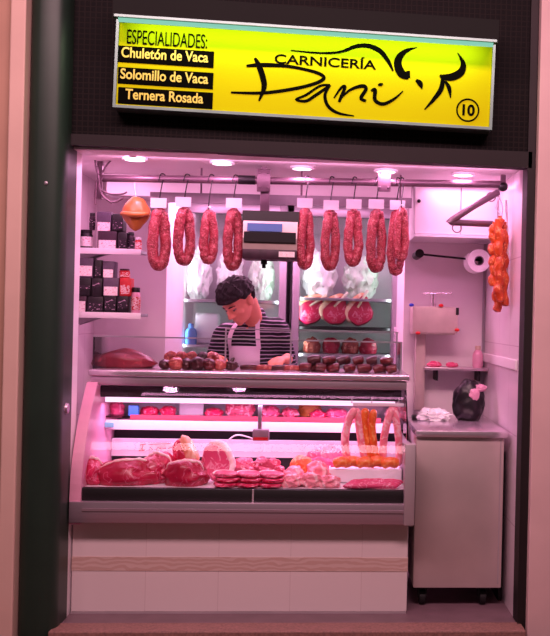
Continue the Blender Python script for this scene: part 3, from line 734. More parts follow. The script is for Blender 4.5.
# ---- on the counter top
zc = ZTOPC
x = X(124, .55, 360); t = thing('cured_beef', 'long dark red slab of cured beef at left end of counter top', 'meat', (x, .55, zc))
bm = B(); blob(bm, (x, .55, zc + .032), (.165, .085, .062), .12, 1.8, 131, .5)
for v in bm.verts:
    k = (v.co.x - x) / .165; v.co.z = zc + (v.co.z - zc) * (1 - .38 * abs(k) ** 2.2)
link('slab', bm, 'cecina', t)
left = [(165, .47, .026, 'morcilla'), (176, .46, .032, 'chorizo_ruddy'), (187, .48, .030, 'morcilla'), (198, .46, .034, 'morcilla'), (209, .46, .031, 'chorizo_dark'), (220, .48, .029, 'chorizo_ruddy')]
for i, (px, Y, r, mt) in enumerate(left):
    x = X(px, Y, 360); bm = B(); blob(bm, (x, Y, zc + r * .9), (r * 1.15, r * 1.3, r), .12, 2, 140 + i, .9); vs = None
    t = single('round_sausage', bm, mt, f'{ORD[i]} front round sausage from the cured beef slab on counter', 'sausage', (x, Y, zc), 'round sausages left of the butcher')
for i, (px, mt) in enumerate(((171, 'chorizo_ruddy'), (181, 'chorizo_ruddy'), (192, 'chorizo_ruddy'), (203, 'morcilla'), (213, 'chorizo_ruddy'))):
    x = X(px, .545, 355); single('round_sausage', blob(B(), (x, .545, zc + .052), (.033, .033, .036), .12, 2, 150 + i, .99), mt, f'{ORD[i]} back round sausage from the cured beef slab, behind front row', 'sausage', (x, .545, zc), 'round sausages left of the butcher')
x = X(232, .50, 360); t = thing('black_pudding', 'dark pointed black pudding knot standing below the white apron', 'sausage', (x, .5, zc))
bm = B(); blob(bm, (x, .50, zc + .022), (.034, .028, .026), .2, 2, 160, .8); tube(bm, [(x - .004, .5, zc + .03), (x + .004, .5, zc + .055), (x + .012, .5, zc + .062)], [.016, .010, .004], 10); link('casing', bm, 'morcilla', t)
for i, (px, mt) in enumerate(((250, 'chorizo_dark'), (266, 'chorizo_ruddy'), (280, 'chorizo_dark'), (292, 'chorizo_ruddy'))):
    x = X(px, .49, 362); sausage('cured_sausage', [(x - .05, .49, zc + .014), (x, .48, zc + .018), (x + .045, .495, zc + .014)], .014, mt, f'{ORD[i]} flat lying cured sausage right of the black pudding knot', 'sausages below the striped sleeve')
rng = random.Random(3)
def dark(px, Y, z, lb, mt):
    x = X(px, Y, 361); a = rng.uniform(-.5, .5); L = rng.uniform(.024, .034); dz = rng.uniform(-.004, .008)
    sausage('dark_sausage', [(x - L * math.cos(a), Y - L * math.sin(a), z - dz), (x, Y - .004, z + .004), (x + L * math.cos(a), Y + L * math.sin(a), z + dz)], rng.uniform(.020, .0235), mt, lb, 'dark sausages on counter right')
for i in range(7): dark(306 + i * 14.4, .47, zc + .020, f'{ORD[i]} dark red sausage from the left in bottom front row on counter right', 'chorizo_dark')
for i in range(5): dark(316 + i * 16.5, .53, zc + .020, f'{ORD[i]} dark red sausage from the left in hidden rear row on counter right', 'chorizo_dark')
for i in range(6): dark(314 + i * 14.6, .50, zc + .056, f'{ORD[i]} dark red sausage from the left in top layer on counter right', 'chorizo_dark' if i % 2 else 'morcilla')

# ================================================================== RAIL AND HANGING SAUSAGES
YR = .34
ra, rb = P(100, 178, YR), P(503, 184.5, YR)
rail = thing('hanging_rail', 'round steel hanging rail running across the top of the opening', 'rail', ra)
bm = B(); cyl(bm, ra, rb, .018, n=16); link('pipe', bm, 'rail_steel', rail)
for px in (264, 384):
    p = P(px, 181, YR); bm = B(); box(bm, p.x - .032, p.x + .032, YR - .028, YR - .018, p.z - .055, p.z + .055, .003)
    box(bm, p.x - .012, p.x + .012, YR - .02, YR + .02, p.z, ZT - .0005); 
    for s in (-.02, .02):
        for q in (-.035, .035): sphere(bm, (p.x + s, YR - .029, p.z + q), .005, sub=2)
    link('bracket', bm, 'rail_steel', rail, smooth=True)
p = P(249, 180, YR); bm = B(); cyl(bm, p + Vector((-.05, 0, 0)), p + Vector((.03, 0, 0)), .022); link('sleeve', bm, 'dark_metal', rail)
bm = B(); sphere(bm, rb + Vector((0, -.005, -.012)), .024); link('end_cap', bm, 'black_plastic', rail)
bm = B(); box(bm, rb.x - .012, rb.x + .012, YR - .012, YR + .012, rb.z, ZT - .0005); link('drop_post', bm, 'rail_steel', rail)
bm = B(); box(bm, ra.x - .012, ra.x + .012, YR - .012, YR + .012, ra.z - .1, ZT - .0005); link('drop_post', bm, 'rail_steel', rail)
bar0, bar1 = P(150, 197, .44), P(412, 203, .44)
bt = thing('ticket_bar', 'flat grey bar behind the white tickets above sausage loops', 'rail', bar0)
bm = B(); prism(bm, [(0, 0), (1, 0), (1, 1), (0, 1)], lambda u, v, w: tuple(bar0.lerp(bar1, u) + Vector((0, w, -.05 * v + .025))), .012); link('flat_bar', bm, 'grey_plastic', bt, smooth=False)
for px in (200, 300, 400):
    p = bar0.lerp(bar1, (px - 150) / 262); bm = B(); tube(bm, [p + Vector((0, .005, .02)), Vector((p.x, .445, ZT - .0005))], .005, 8); link('hanger_rod', bm, 'rail_steel', bt)
# bent hanging pipe on the right
pa, pb, pc = P(499, 190, .32), P(449, 222, .22), P(492, 224, .36)
hp = thing('hanging_pipe', 'bent v-shaped steel pipe under the right end of the rail', 'pipe', pb)
bm = B(); tube(bm, [pa + Vector((-.005, 0, -.012)), pa.lerp(pb, .5), pb.lerp(pa, .06), pb, pb.lerp(pc, .06), pb.lerp(pc, .5), pc], .0165, 14); link('pipe', bm, 'rail_steel', hp)
for (px, py, Y) in ((491, 197, .30), (457, 228, .25)):
    c = P(px, py, Y); bm = B(); tube(bm, [c + Vector((.022 * math.cos(a), .004 * math.sin(a), .022 * math.sin(a))) for a in [2 * PI * k / 20 for k in range(20)]], .003, 6, closed=True); link('ring', bm, 'rail_steel', hp)
# the wiry hooks on the left post
wh = thing('wire_hook', 'tangle of curled wire hooks at left end of the rail', 'hook', P(99, 195, .30))
for pts in ([(112, 159), (106, 166), (101, 174), (97, 172), (95, 160)], [(97, 166), (99, 180), (101, 193), (107, 200), (115, 202), (123, 198)], [(100, 190), (110, 194), (122, 194), (127, 192)], [(97, 180), (95, 195), (96, 205)], [(103, 176), (99, 185), (103, 196), (112, 203)]):
    bm = B(); tube(bm, [P(x, y, .31) for x, y in spline(pts, 6)], .0045, 8); link('hook', bm, 'rail_steel', wh)

def ticket(bm, x, y, z, w=.07, h=.048):
    q = box(bm, x - w / 2, x + w / 2, y - .0015, y + .0015, z - h, z)
def loop(i, px, y0, y1, hw, r, label, mat, tw=0.0, seedo=0, tk=True, Y=.30):
    top = P(px, y0, Y); bot = P(px, y1, Y); h = top.z - bot.z
    t = thing('sausage_loop', label, 'sausage', (top.x, Y, bot.z), 'red sausage loops on the rail')
    n = 64; pts = []; rad = []
    for k in range(n):
        a = 2 * PI * k / n; sx, cz = math.sin(a), math.cos(a)
        z = bot.z + r + (h - 2 * r) * (.5 + .5 * (abs(cz) ** .75) * (1 if cz > 0 else -1))
        taper = .52 + .48 * min(1, (top.z - z) / (h * .55))
        x = hw * (abs(sx) ** .8) * (1 if sx > 0 else -1) * taper
        p = Vector((x * math.cos(tw), x * math.sin(tw) + .012 * sx, 0)); q = Vector((top.x, Y, z)) + p + Vector((.004 * noise.noise(Vector((k * .3, i + seedo, 0))), .004 * noise.noise(Vector((k * .3, i, 9))), 0))
        pts.append(q); rad.append(r * (1 + .10 * noise.noise(Vector((k * .55, i * 3.3 + seedo, 4)))) * (.74 if cz > .93 else 1))
    bm = B(); tube(bm, pts, rad, 14, closed=True)
    for v in bm.verts: v.co += v.normal * 0 + Vector((noise.noise(v.co * 70), noise.noise(v.co * 70 + Vector((9, 0, 0))), noise.noise(v.co * 70 + Vector((0, 9, 0))))) * .0022
    link('casing', bm, mat, t)
    pr = ra.lerp(rb, (top.x - ra.x) / (rb.x - ra.x))
    bm = B(); tube(bm, [(p[0] + top.x, p[1], p[2]) for p in spline([(-.012, YR - .022, pr.z - .012), (-.004, YR - .008, pr.z + .022), (.012, YR + .012, pr.z + .019), (.006, YR - .024, pr.z - .02), (-.003, Y - .004, top.z + .02), (0, Y - .002, top.z - r * 1.2), (.008, Y + .015, top.z - r)], 6)], .003, 8); link('hook', bm, 'dark_metal', t)
    bm = B(); tube(bm, [(top.x - .012, Y, top.z - .006), (top.x - .004, Y - .016, top.z + .004), (top.x + .006, Y - .018, top.z + .002), (top.x + .014, Y, top.z - .005)], .0028, 6); link('string', bm, 'white_plastic', t)
    if tk:
        bm = B(); ticket(bm, top.x + random.uniform(-.006, .006), Y - .03, top.z + .034, .074, .046); link('price_ticket', bm, 'card', t, smooth=False)
    return t
LP = [(160, 206, 271, .029, .026, 'red sausage loop, first on the rail, beside the orange ham'), (185, 205, 266, .028, .0245, 'red sausage loop, second from the orange ham'),
      (209.5, 208, 265, .023, .022, 'red sausage loop without ticket, third from the orange ham'), (234, 206, 271, .026, .024, 'red sausage loop hanging just left of the weighing scale'),
      (306, 206, 270, .023, .0225, 'red sausage loop hanging just right of the weighing scale'), (331, 208, 271, .025, .023, 'red sausage loop, second right of the weighing scale'),
      (354, 207, 267, .026, .0235, 'red sausage loop, third right of the weighing scale, shortest on that side'), (377, 207, 273, .027, .024, 'red sausage loop, fourth right of the weighing scale'),
      (397, 208, 276, .026, .021, 'back red sausage loop of the overlapping pair at right end')]
for i, (px, y0, y1, hw, r, lb) in enumerate(LP):
    loop(i, px, y0, y1, hw, r, lb, 'salami' if i % 2 else 'salami_bright', .25 * math.sin(i * 1.9), tk=(i not in (2,)), Y=.30 if i < 8 else .345)
loop(9, 402, 206, 262, .022, .0185, 'front red sausage loop of the overlapping pair at right end', 'salami_bright', -.3, tk=False, Y=.27)

# orange chorizo string at the right
cx = thing('chorizo_string', 'long hanging bunch of orange chorizo at the right wall', 'sausage', P(497, 310, .30))
for k, (px, y0, y1, Y, r) in enumerate(((493, 222, 286, .29, .020), (499, 216, 302, .27, .023), (504, 222, 306, .31, .020), (497, 240, 312, .33, .021))):
    pts = [P(px + 1.2 * math.sin(s * 1.1 + k), y0 + (y1 - y0) * s / 24, Y) for s in range(25)]; rad = []
    for s in range(25): rad.append(r * (.72 + .36 * abs(math.sin(PI * s / 24 * 6 + k)) ** .6) * (1 if 0 < s < 24 else .4))
    bm = B(); tube(bm, [Vector(q) for q in spline([tuple(p) for p in pts], 2)], [rad[min(24, j // 2)] for j in range(49)], 12)
    link('chorizo', bm, 'chorizo_orange', cx)
bm = B(); tube(bm, [P(499, 197, .3), P(495, 207, .29), P(500, 214, .285), P(498, 222, .28)], .003, 6); tube(bm, [P(499, 197, .3), P(503, 208, .3), P(501, 222, .3)], .003, 6); tube(bm, [P(506, 200, .32), P(508, 250, .34), P(507, 290, .34)], .006, 8); link('string', bm, 'white_plastic', cx)

# orange ham on the left
hm = thing('cured_ham', 'small orange cured ham hanging left of the sausage loops', 'ham', P(136, 231, .34)); c = P(136, 214, .34)
bm = B(); vs = sphere(bm, (0, 0, 0), 1.0, sub=4)
for v in vs:
    z = v.co.z; k = (1 - .48 * max(0, -z) ** 1.2) * (1 - .10 * max(0, z)); a = 1 + .08 * noise.noise(v.co * 2.2)
    v.co = Vector((v.co.x * .068 * k * a, v.co.y * .05 * k * a, z * .082 * a)) + c
link('meat', bm, 'ham', hm)
bm = B(); tube(bm, [c + Vector((.066 * math.cos(a), -.02 - .035 * abs(math.sin(a)), -.018 + .010 * math.cos(2 * a) + .02 * abs(math.sin(a)))) for a in [PI + PI * k / 16 for k in range(17)]], [.004 + .010 * math.sin(PI * k / 16) for k in range(17)], 10); link('rind_fold', bm, 'ham', hm)
bm = B(); tube(bm, [c + Vector((0, 0, .075)), c + Vector((-.008, 0, .11)), c + Vector((-.012, 0, ra.z - c.z + .02))], .003, 6); link('string', bm, 'white_plastic', hm)

# weighing scale hung from the rail
p = P(270, 234, .32); q0, q1 = P(244, 213, .28), P(297, 258, .28)
scl = thing('weighing_scale', 'hanging weighing scale with blue display between the sausage loops', 'scale', (p.x, .32, q1.z))
zt_, zb_ = q0.z, q1.z; hh = zt_ - zb_
bm = B(); poly = [(.0, zb_ + .0), (-.03, zb_ + .02), (-.04, zb_ + hh * .42), (-.02, zb_ + hh * .78), (.0, zt_), (.14, zt_), (.15, zb_)]
prism(bm, poly, lambda u, v, w: (q0.x + w, .28 + u, v), q1.x - q0.x); link('housing', bm, 'scale_body', scl, smooth=False)
bm = B(); prism(bm, [(-.002, zt_ - .045), (-.012, zt_ - .045), (-.008, zt_ + .012), (.14, zt_ + .012), (.14, zt_ + .001), (.002, zt_ + .001)], lambda u, v, w: (q0.x - .006 + w, .275 + u, v), q1.x - q0.x + .012); link('top_cover', bm, 'black_plastic', scl, smooth=False)
bm = B(); prism(bm, [(-.031, zb_ + .062), (-.05, zb_ + .07), (-.052, zb_ + .115), (-.042, zb_ + .118)], lambda u, v, w: (q0.x + .006 + w, .28 + u, v), q1.x - q0.x - .012); link('dark_window', bm, 'black_plastic', scl, smooth=False)
bm = B(); prism(bm, [(-.04, zt_ - .088), (-.046, zt_ - .088), (-.036, zt_ - .050), (-.026, zt_ - .050)], lambda u, v, w: (q0.x + .02 + w, .28 + u, v), .165); link('display', bm, 'lcd_blue', scl, smooth=False)
bm = B(); box(bm, q0.x, q1.x, .238, .41, zb_ - .012, zb_ + .035, .004); link('base_plate', bm, 'box_plum', scl)
bm = B(); box(bm, q1.x - .085, q1.x - .01, .2355, .2385, zb_ + .0, zb_ + .026); link('label_plate', bm, 'label_pale', scl, smooth=False)
p2 = P(265, 195, YR); bm = B(); box(bm, p2.x - .022, p2.x + .022, YR - .01, YR + .012, zt_ - .002, p2.z + .05, .003); link('hanger_post', bm, 'rail_steel', scl)
p3 = P(264, 262, .32); bm = B(); cyl(bm, p3 + Vector((0, 0, .03)), p3 + Vector((0, 0, -.012)), .016); cyl(bm, p3 + Vector((0, 0, -.012)), p3 + Vector((0, 0, -.03)), .009); link('plug', bm, 'black_plastic', scl)

# ================================================================== FRIDGES
YFR = 1.72
ZFT = P(250, 203, YFR).z
def fridge(x0, x1, label, shelves, name='glass_door_fridge'):
    t = thing(name, label, 'fridge', ((x0 + x1) / 2, YFR, 0)); fw = .045
    bm = B(); box(bm, x0, x0 + .02, YFR + .04, YF - .02, .0, ZFT); box(bm, x1 - .02, x1, YFR + .04, YF - .02, .0, ZFT); box(bm, x0, x1, YFR + .04, YF - .02, ZFT - .03, ZFT); box(bm, x0, x1, YFR + .04, YF - .02, 0, .1)
    box(bm, x0, x1, YF - .04, YF - .02, .1, ZFT); link('cabinet', bm, 'aluminium', t, smooth=False)
    bm = B()
    box(bm, x0 + .02, x1 - .02, YF - .05, YF - .04, .1, ZFT - .03); link('liner', bm, 'white_gloss', t, smooth=False)
    bm = B(); box(bm, x0, x0 + fw, YFR, YFR + .038, .08, ZFT, .005); box(bm, x1 - fw, x1, YFR, YFR + .038, .08, ZFT, .005); box(bm, x0 + fw, x1 - fw, YFR, YFR + .038, ZFT - .07, ZFT, .005); box(bm, x0 + fw, x1 - fw, YFR, YFR + .038, .08, .16, .005)
    d = link('door', bm, 'aluminium', t)
    bm = B(); box(bm, x0 + fw, x1 - fw, YFR + .015, YFR + .022, .16, ZFT - .07); link('pane', bm, 'glass_door', d, smooth=False)
    bm = B(); tube(bm, [(x1 - fw / 2, YFR, .95), (x1 - fw / 2, YFR - .03, .97), (x1 - fw / 2, YFR - .03, 1.30), (x1 - fw / 2, YFR, 1.32)], .009, 10); link('handle', bm, 'steel_bright', d)
    for z, mt in shelves:
        bm = B(); box(bm, x0 + .022, x1 - .022, YFR + .06, YF - .052, z - .018, z, .002); link('shelf', bm, mt, t)
    for xx, sg in ((x0 + .055, 1), (x1 - .055, -1)):
        area('fridge_lamp', (xx, YFR + .055, 1.40), (.8, .02), 1.0, (.84, .92, .94), (R(90), R(90), R(-40 * sg)))
    return t
fx = [P(174, 300, YFR).x, P(286, 300, YFR).x, P(292, 300, YFR).x, P(399, 300, YFR).x]
zA, zB, zC, zD = PZ(296, 1.82), PZ(327, 1.82, 335), PZ(352, 1.82), PZ(300, 1.82, 230)
fridge(fx[0], fx[1], 'tall steel framed glass door fridge behind the butcher', [(zD, 'aluminium'), (PZ(345, 1.82, 230), 'aluminium'), (.55, 'aluminium')])
fridge(fx[2], fx[3], 'tall glass door fridge with raw chops, right of the butcher', [(zA, 'aluminium'), (zB, 'dark_metal'), (zC, 'aluminium'), (.55, 'aluminium')])
def bag(px, Y, z, r, seed, mat, label, group='bags in the fridges'):
    x = P(px, 290, Y).x; bm = B(); blob(bm, (x, Y, z + r[2] * .9), r, .32, 3.4, seed, .9); single('plastic_bag', bm, mat, label, 'bag', (x, Y, z), group)
bag(198, 1.92, zD, (.078, .10, .17), 201, 'bag_white', 'white plastic bag at left of upper shelf in left fridge')
bag(230, 1.94, zD, (.080, .10, .18), 202, 'bag_white', 'white plastic bag directly above the butcher in left fridge')
bag(262, 1.92, zD, (.078, .10, .17), 203, 'bag_green', 'greenish bag at right of upper shelf in left fridge')
bag(319, 1.93, zA, (.105, .10, .16), 204, 'bag_white', 'white bag at left of top shelf above raw chops')
bag(360, 1.93, zA, (.105, .10, .15), 205, 'bag_green', 'pale green bag at right of top shelf above raw chops')
zL = PZ(345, 1.82, 230)
x = P(210, 325, 1.90).x; bm = B(); box(bm, x - .09, x + .06, 1.85, 1.97, zL, zL + .2, .02, 3); single('storage_tub', bm, 'white_plastic', 'white tub in left fridge beside the striped sleeve', 'tub', (x, 1.9, zL))
x = P(197, 328, 1.86).x; bm = B(); lathe(bm, [(.034, 0), (.037, .01), (.037, .07), (.03, .095), (.016, .105), (.016, .13)], (x - .03, 1.81, zL)); single('blue_bottle', bm, 'blue_tag', 'small blue bottle in front of white tub in left fridge', 'bottle', (x - .03, 1.81, zL))
for i, px in enumerate((309, 335, 360)):
    c = P(px, 314, 1.80)
    rm = Matrix.Rotation(R(24 - 14 * i), 3, 'Y') @ Matrix.Rotation(R(78), 3, 'X')
    chop(Vector((c.x, 1.83, zB + .094)), (.086, .084), .045, 210 + i, ['left raw bone-in chop on the dark fridge shelf', 'middle raw bone-in chop on the dark fridge shelf', 'right raw bone-in chop on the dark fridge shelf'][i], rm)
for i, px in enumerate((312, 331, 350, 368)):
    x = P(px, 345, 1.84).x; single('fridge_meat', blob(B(), (x, 1.84, zC + .04), (.055, .05, .062), .2, 2, 220 + i, .6), 'beef_deep' if i % 2 else 'chorizo_ruddy', f'{ORD[i]} dark meat piece from left on shelf below the raw chops', 'meat', (x, 1.84, zC), 'meat below the chops')

# ================================================================== RIGHT ALCOVE
# overhead cabinet
cab0, cab1 = P(414, 240, .72).x, IRX - .002
zc0, zc1 = PZ(235, .72, 450), ZT - .001
cb = thing('wall_cabinet', 'white overhead cabinet with flat doors at upper right of the stall', 'cabinet', (cab0, .72, zc0))
bm = B(); box(bm, cab0, cab1, .742, YB - .001, zc0, zc1); link('body', bm, 'white_gloss', cb, smooth=False)
xs = P(461, 205, .72).x
for a, b_ in ((cab0 + .002, xs - .002), (xs + .002, cab1 - .002)):
    bm = B(); box(bm, a, b_, .722, .741, zc0 + .004, zc1 - .004, .003); d = link('door', bm, 'white_gloss', cb)
    if a < xs - .1:
        bm = B(); sphere(bm, P(419, 201, .715), .010); link('knob', bm, 'dark_metal', d)
bm = B(); box(bm, cab0, cab1, .69, YB - .001, zc0 - .014, zc0 - .001); link('bottom_ledge', bm, 'white_gloss', cb, smooth=False)
# paper roll and its holder
pr = P(477, 261.5, .88)
hd = thing('roll_holder', 'dark wall rod carrying the white paper roll', 'holder', P(419, 254, YB))
bm = B(); cyl(bm, P(419, 254, .90), P(486, 261, .90), .006, n=10); link('rod', bm, 'dark_metal', hd)
bm = B(); c = P(419.5, 253.5, .90); cyl(bm, c + Vector((0, -.01, 0)), Vector((c.x, YB - .0005, c.z)), .024); link('wall_mount', bm, 'black_plastic', hd)
bm = B(); lr = .062
t = thing('paper_roll', 'white paper towel roll below the overhead cabinet', 'paper roll', pr - Vector((0, 0, lr)))
n_ = 36
def ringmesh(bm, c, ro, ri, y0, y1):
    q = [[bm.verts.new((c.x + r * math.cos(2 * PI * k / n_), y, c.z + r * math.sin(2 * PI * k / n_))) for k in range(n_)] for r, y in ((ro, y0), (ri, y0), (ri, y1), (ro, y1))]
    for i in range(4):
        a, b_ = q[i], q[(i + 1) % 4]
        for k in range(n_): bm.faces.new((a[k], a[(k + 1) % n_], b_[(k + 1) % n_], b_[k]))
ringmesh(bm, pr, lr, .026, .80, .98); link('roll', bm, 'paper', t)
bm = B(); ringmesh(bm, pr, .026, .021, .798, .982); link('core', bm, 'grey_plastic', t)
# metal box with knobs and tap
b0, b1 = P(413, 306, .90), P(455, 335, .90)
wb = thing('wall_unit', 'pinkish metal wall box with small red and blue knobs', 'wall unit', (b0.x, 1.0, b1.z))
bm = B(); box(bm, b0.x, b1.x, .90, YB - .0005, b1.z, b0.z, .006); link('body', bm, 'scale_body', wb)
bm = B(); box(bm, b0.x + .015, b1.x + .012, .892, .90, b1.z + .01, b0.z - .008, .002); link('front_cover', bm, 'scale_body', wb)
for (px, py, mt) in ((411.5, 305, 'blue_knob'), (441, 305.5, 'red_knob'), (457, 330, 'red_knob'), (418, 333, 'red_knob')):
    bm = B(); sphere(bm, P(px, py, .89), (.014, .012, .009)); link('knob', bm, mt, wb)
bm = B(); c = P(457.5, 311, .89); box(bm, c.x - .008, c.x + .008, .885, .905, c.z - .022, c.z + .018, .003); link('latch', bm, 'black_plastic', wb)
bm = B(); c = P(434, 299, .95); tube(bm, [Vector((c.x, .97, b0.z - .002)), Vector((c.x, .97, c.z + .03))], .014, 12); tube(bm, [P(423, 293.5, .97), P(452, 293.5, .97)], .005, 8); link('tap', bm, 'steel_bright', wb)
bm = B(); c0, c1 = P(416, 340, 1.0), P(425, 372, 1.0); box(bm, c0.x, c1.x, 1.0, YB - .0005, P(420, 410, 1.0).z, b1.z, .003); link('side_panel', bm, 'scale_body', wb)
# shelf with things
s0, s1 = P(425, 368, .92), P(486, 368, .92)
sh = thing('wall_shelf', 'thin grey wall shelf between metal box and black bag', 'shelf', (s0.x, 1.0, s0.z))
bm = B(); box(bm, s0.x, IRX - .003, .92, YB - .0005, s0.z - .012, s0.z + .004, .002); link('board', bm, 'steel', sh)
for px in (436, 478):
    x = P(px, 375, 1.0).x; bm = B(); box(bm, x - .006, x + .006, .95, YB - .0005, s0.z - .07, s0.z - .0125); link('bracket', bm, 'dark_metal', sh)
zz = s0.z + .004
for i, (px, r, lb) in enumerate(((434, (.04, .03, .018), 'small pink meat packet at left on grey wall shelf'), (452, (.035, .03, .016), 'small pink meat packet at middle of grey wall shelf'))):
    x = P(px, 362, .98).x; single('meat_packet', blob(B(), (x, .98, zz + r[2] * .8), r, .2, 2, 230 + i, .8), 'pork', lb, 'packet', (x, .98, zz), 'packets on the wall shelf')
x = P(478, 350, .99).x; t = thing('jug', 'pale pink plastic jug at right end of grey wall shelf', 'jug', (x, .99, zz))
bm = B(); lathe(bm, [(.026, 0), (.03, .01), (.03, .07), (.022, .09), (.014, .10)], (x, .99, zz)); link('body', bm, 'pvc_pink', t); bm = B(); lathe(bm, [(.016, .1), (.016, .122)], (x, .99, zz)); link('cap', bm, 'cream_trim', t)
# cart
k0, k1 = PXX(415, .20, 500), PXX(503, .20, 500)
zk1 = PZ(431, .18, 460); zk0 = PZ(588, .20, 460); kY0, kY1 = .20, .82
cart = thing('steel_cart', 'stainless steel cart on casters at right of the meat case', 'cart', ((k0 + k1) / 2, .5, 0))
bm = B(); box(bm, k0, k1, kY0, kY1, zk0, zk1 - .03, .005)
link('body', bm, 'cart_steel', cart)
bm = B(); box(bm, k0 - .006, k1 + .012, kY0 - .022, kY1 + .01, zk1 - .032, zk1, .006); link('worktop', bm, 'steel_bright', cart)
bm = B(); box(bm, k1 - .020, k1 - .014, kY0 - .003, kY0 + .002, zk0 + .02, zk1 - .04); link('seam_strip', bm, 'steel_dull', cart, smooth=False)
for px, y in ((k0 + .05, kY0 + .06), (k1 - .08, kY0 + .06), (k0 + .05, kY1 - .07), (k1 - .08, kY1 - .07)):
    wr = zk0 * .40
    bm = B(); box(bm, px - .028, px + .028, y - .03, y + .03, zk0 - .012, zk0 - .001); box(bm, px - .022, px - .016, y - .012, y + .03, wr, zk0 - .012); box(bm, px + .016, px + .022, y - .012, y + .03, wr, zk0 - .012)
    c_ = link('caster', bm, 'dark_metal', cart, smooth=False)
    bm = B(); cyl(bm, (px - .014, y + .012, wr + .001), (px + .014, y + .012, wr + .001), wr, n=24); link('wheel', bm, 'black_rubber', c_)
# things on cart
x = P(469, 395, .70).x; t = thing('black_bag', 'black bag with pale pink patch standing at back of cart', 'bag', (x, .70, zk1))
bm = B(); blob(bm, (x, .70, zk1 + .095), (.085, .07, .12), .16, 2, 240, .8); link('body', bm, 'bag_black', t)
bm = B(); blob(bm, (x + .02, .640, zk1 + .14), (.026, .012, .03), .3, 2, 241); link('patch', bm, 'pvc_pink', t)
bm = B(); blob(bm, (x + .055, .66, zk1 + .175), (.03, .02, .02), .3, 2, 243); link('tied_top', bm, 'pvc_pink', t)
x = P(434, 408, .66).x; single('crumpled_bag', blob(B(), (x, .66, zk1 + .022), (.085, .06, .036), .55, 3.2, 242, .6), 'bag_white', 'crumpled white plastic bag on back of cart top', 'bag', (x, .66, zk1))
x = P(414, 411, .70).x; bm = B(); box(bm, x - .01, x + .06, .66, .74, zk1, zk1 + .022, .006); single('black_box', bm, 'black_plastic', 'small flat black box at left rear of cart top', 'box', (x, .7, zk1))
# dark panel leaning between cart and right wall
bm = B(); pz = PZ(447, .5, 508); box(bm, IRX - .026, IRX - .006, .32, .80, .0, pz, .004); single('dark_board', bm, 'dark_metal', 'narrow dark board standing between steel cart and right wall', 'board', (IRX - .03, .5, 0))

# lock on the left jamb
c = P(65, 408, -.02); lk = thing('shutter_lock', 'round chrome shutter lock on the edge of the dark pillar', 'lock', c)
bm = B(); cyl(bm, Vector((XL - .012, -.03, c.z)), Vector((XL + .012, -.03, c.z)), .026, .022); cyl(bm, Vector((XL - .02, -.082, c.z)), Vector((XL - .02, -.055, c.z)), .020, .024); link('body', bm, 'steel', lk)
bm = B(); sphere(bm, (XL - .02, -.084, c.z), (.016, .008, .016)); link('keyhole', bm, 'dark_metal', lk)

# ================================================================== LEFT SHELVES
YSH = .62
def shelfboard(v, label):
    z = PZ(v, YSH, 105); x1 = P(141, v, YSH).x
    t = thing('product_shelf', label, 'shelf', (ILX, YSH, z)); bm = B(); box(bm, ILX + .0005, x1, YSH, YSH + .20, z - .016, z, .003); link('board', bm, 'aluminium', t)
    bm = B(); box(bm, ILX + .0005, x1, YSH - .004, YSH, z - .026, z + .004, .001); link('lip', bm, 'white_gloss', t)
    for y in (YSH + .05, YSH + .16):
        bm = B(); prism(bm, [(0, 0), (.16, 0), (.12, -.008), (0, -.05)], lambda u, w_, q: (ILX + .0005 + u, y + q, z - .0165 + w_), .006); link('bracket', bm, 'aluminium', t, smooth=False)
    return z
z1 = shelfboard(249, 'upper wall shelf stacked with dark jars and packets'); z2 = shelfboard(313, 'lower wall shelf stacked with dark jars and boxes')
def pack(px0, px1, z, h, mt, lm, label, Y=YSH + .02, d=.09, lab=(.12, .62)):
    x0, x1 = P(px0, 280, Y).x, P(px1, 280, Y).x
    t = thing('food_pack', label, 'packet', ((x0 + x1) / 2, Y, z), 'packs on the left shelves')
    bm = B(); box(bm, x0 + .001, x1 - .001, Y, Y + d, z + .0005, z + h, .004); link('box', bm, mt, t)
    bm = B(); box(bm, x0 + .006, x1 - .006, Y - .0015, Y + .001, z + h * lab[0], z + h * lab[1]); link('label', bm, lm, t, smooth=False)
    return z + h
def jar(px0, px1, z, h, mt, lid, lm, label, Y=YSH + .06):
    x0, x1 = P(px0, 280, Y).x, P(px1, 280, Y).x; r = (x1 - x0) / 2 - .001; x = (x0 + x1) / 2
    t = thing('food_jar', label, 'jar', (x, Y, z), 'jars on the left shelves')
    bm = B(); lathe(bm, [(r * .94, .0005), (r, .008), (r, h * .74), (r * .82, h * .82)], (x, Y, z)); link('body', bm, mt, t)
    bm = B(); lathe(bm, [(r * .88, h * .821), (r * .90, h * .84), (r * .90, h * .99), (r * .86, h)], (x, Y, z)); link('lid', bm, lid, t)
    bm = B(); lathe(bm, [(r + .0012, h * .14), (r + .0012, h * .64)], (x, Y, z)); link('label', bm, lm, t)
    return z + h
s = 5.12 / 990
a = pack(75, 79, z1, 18 * s, 'box_plum', 'label_dark', 'thin dark packet at far left of upper shelf')
a = jar(79, 92, z1, 19 * s, 'box_black', 'black_plastic', 'label_pale', 'dark jar with pale label standing at left of upper shelf')
a1 = pack(96.5, 116, z1, 18 * s, 'box_plum', 'label_pale', 'dark packet with wide pale label, bottom middle of upper shelf', lab=(.04, .5))
a2 = pack(116.5, 126, z1, 17 * s, 'box_black', 'label_dark', 'dark patterned packet, bottom right on upper shelf')
a2b = jar(126.5, 134, z1, 18 * s, 'box_plum', 'black_plastic', 'label_dark', 'slim dark jar, last but one on upper shelf')
jar(134, 141, z1, 13 * s, 'box_red', 'white_plastic', 'label_red', 'small red jar with white lid at right end of upper shelf')
jar(88, 94, a, 17 * s, 'box_plum', 'black_plastic', 'label_dark', 'slim dark jar stacked on the pale labelled jar')
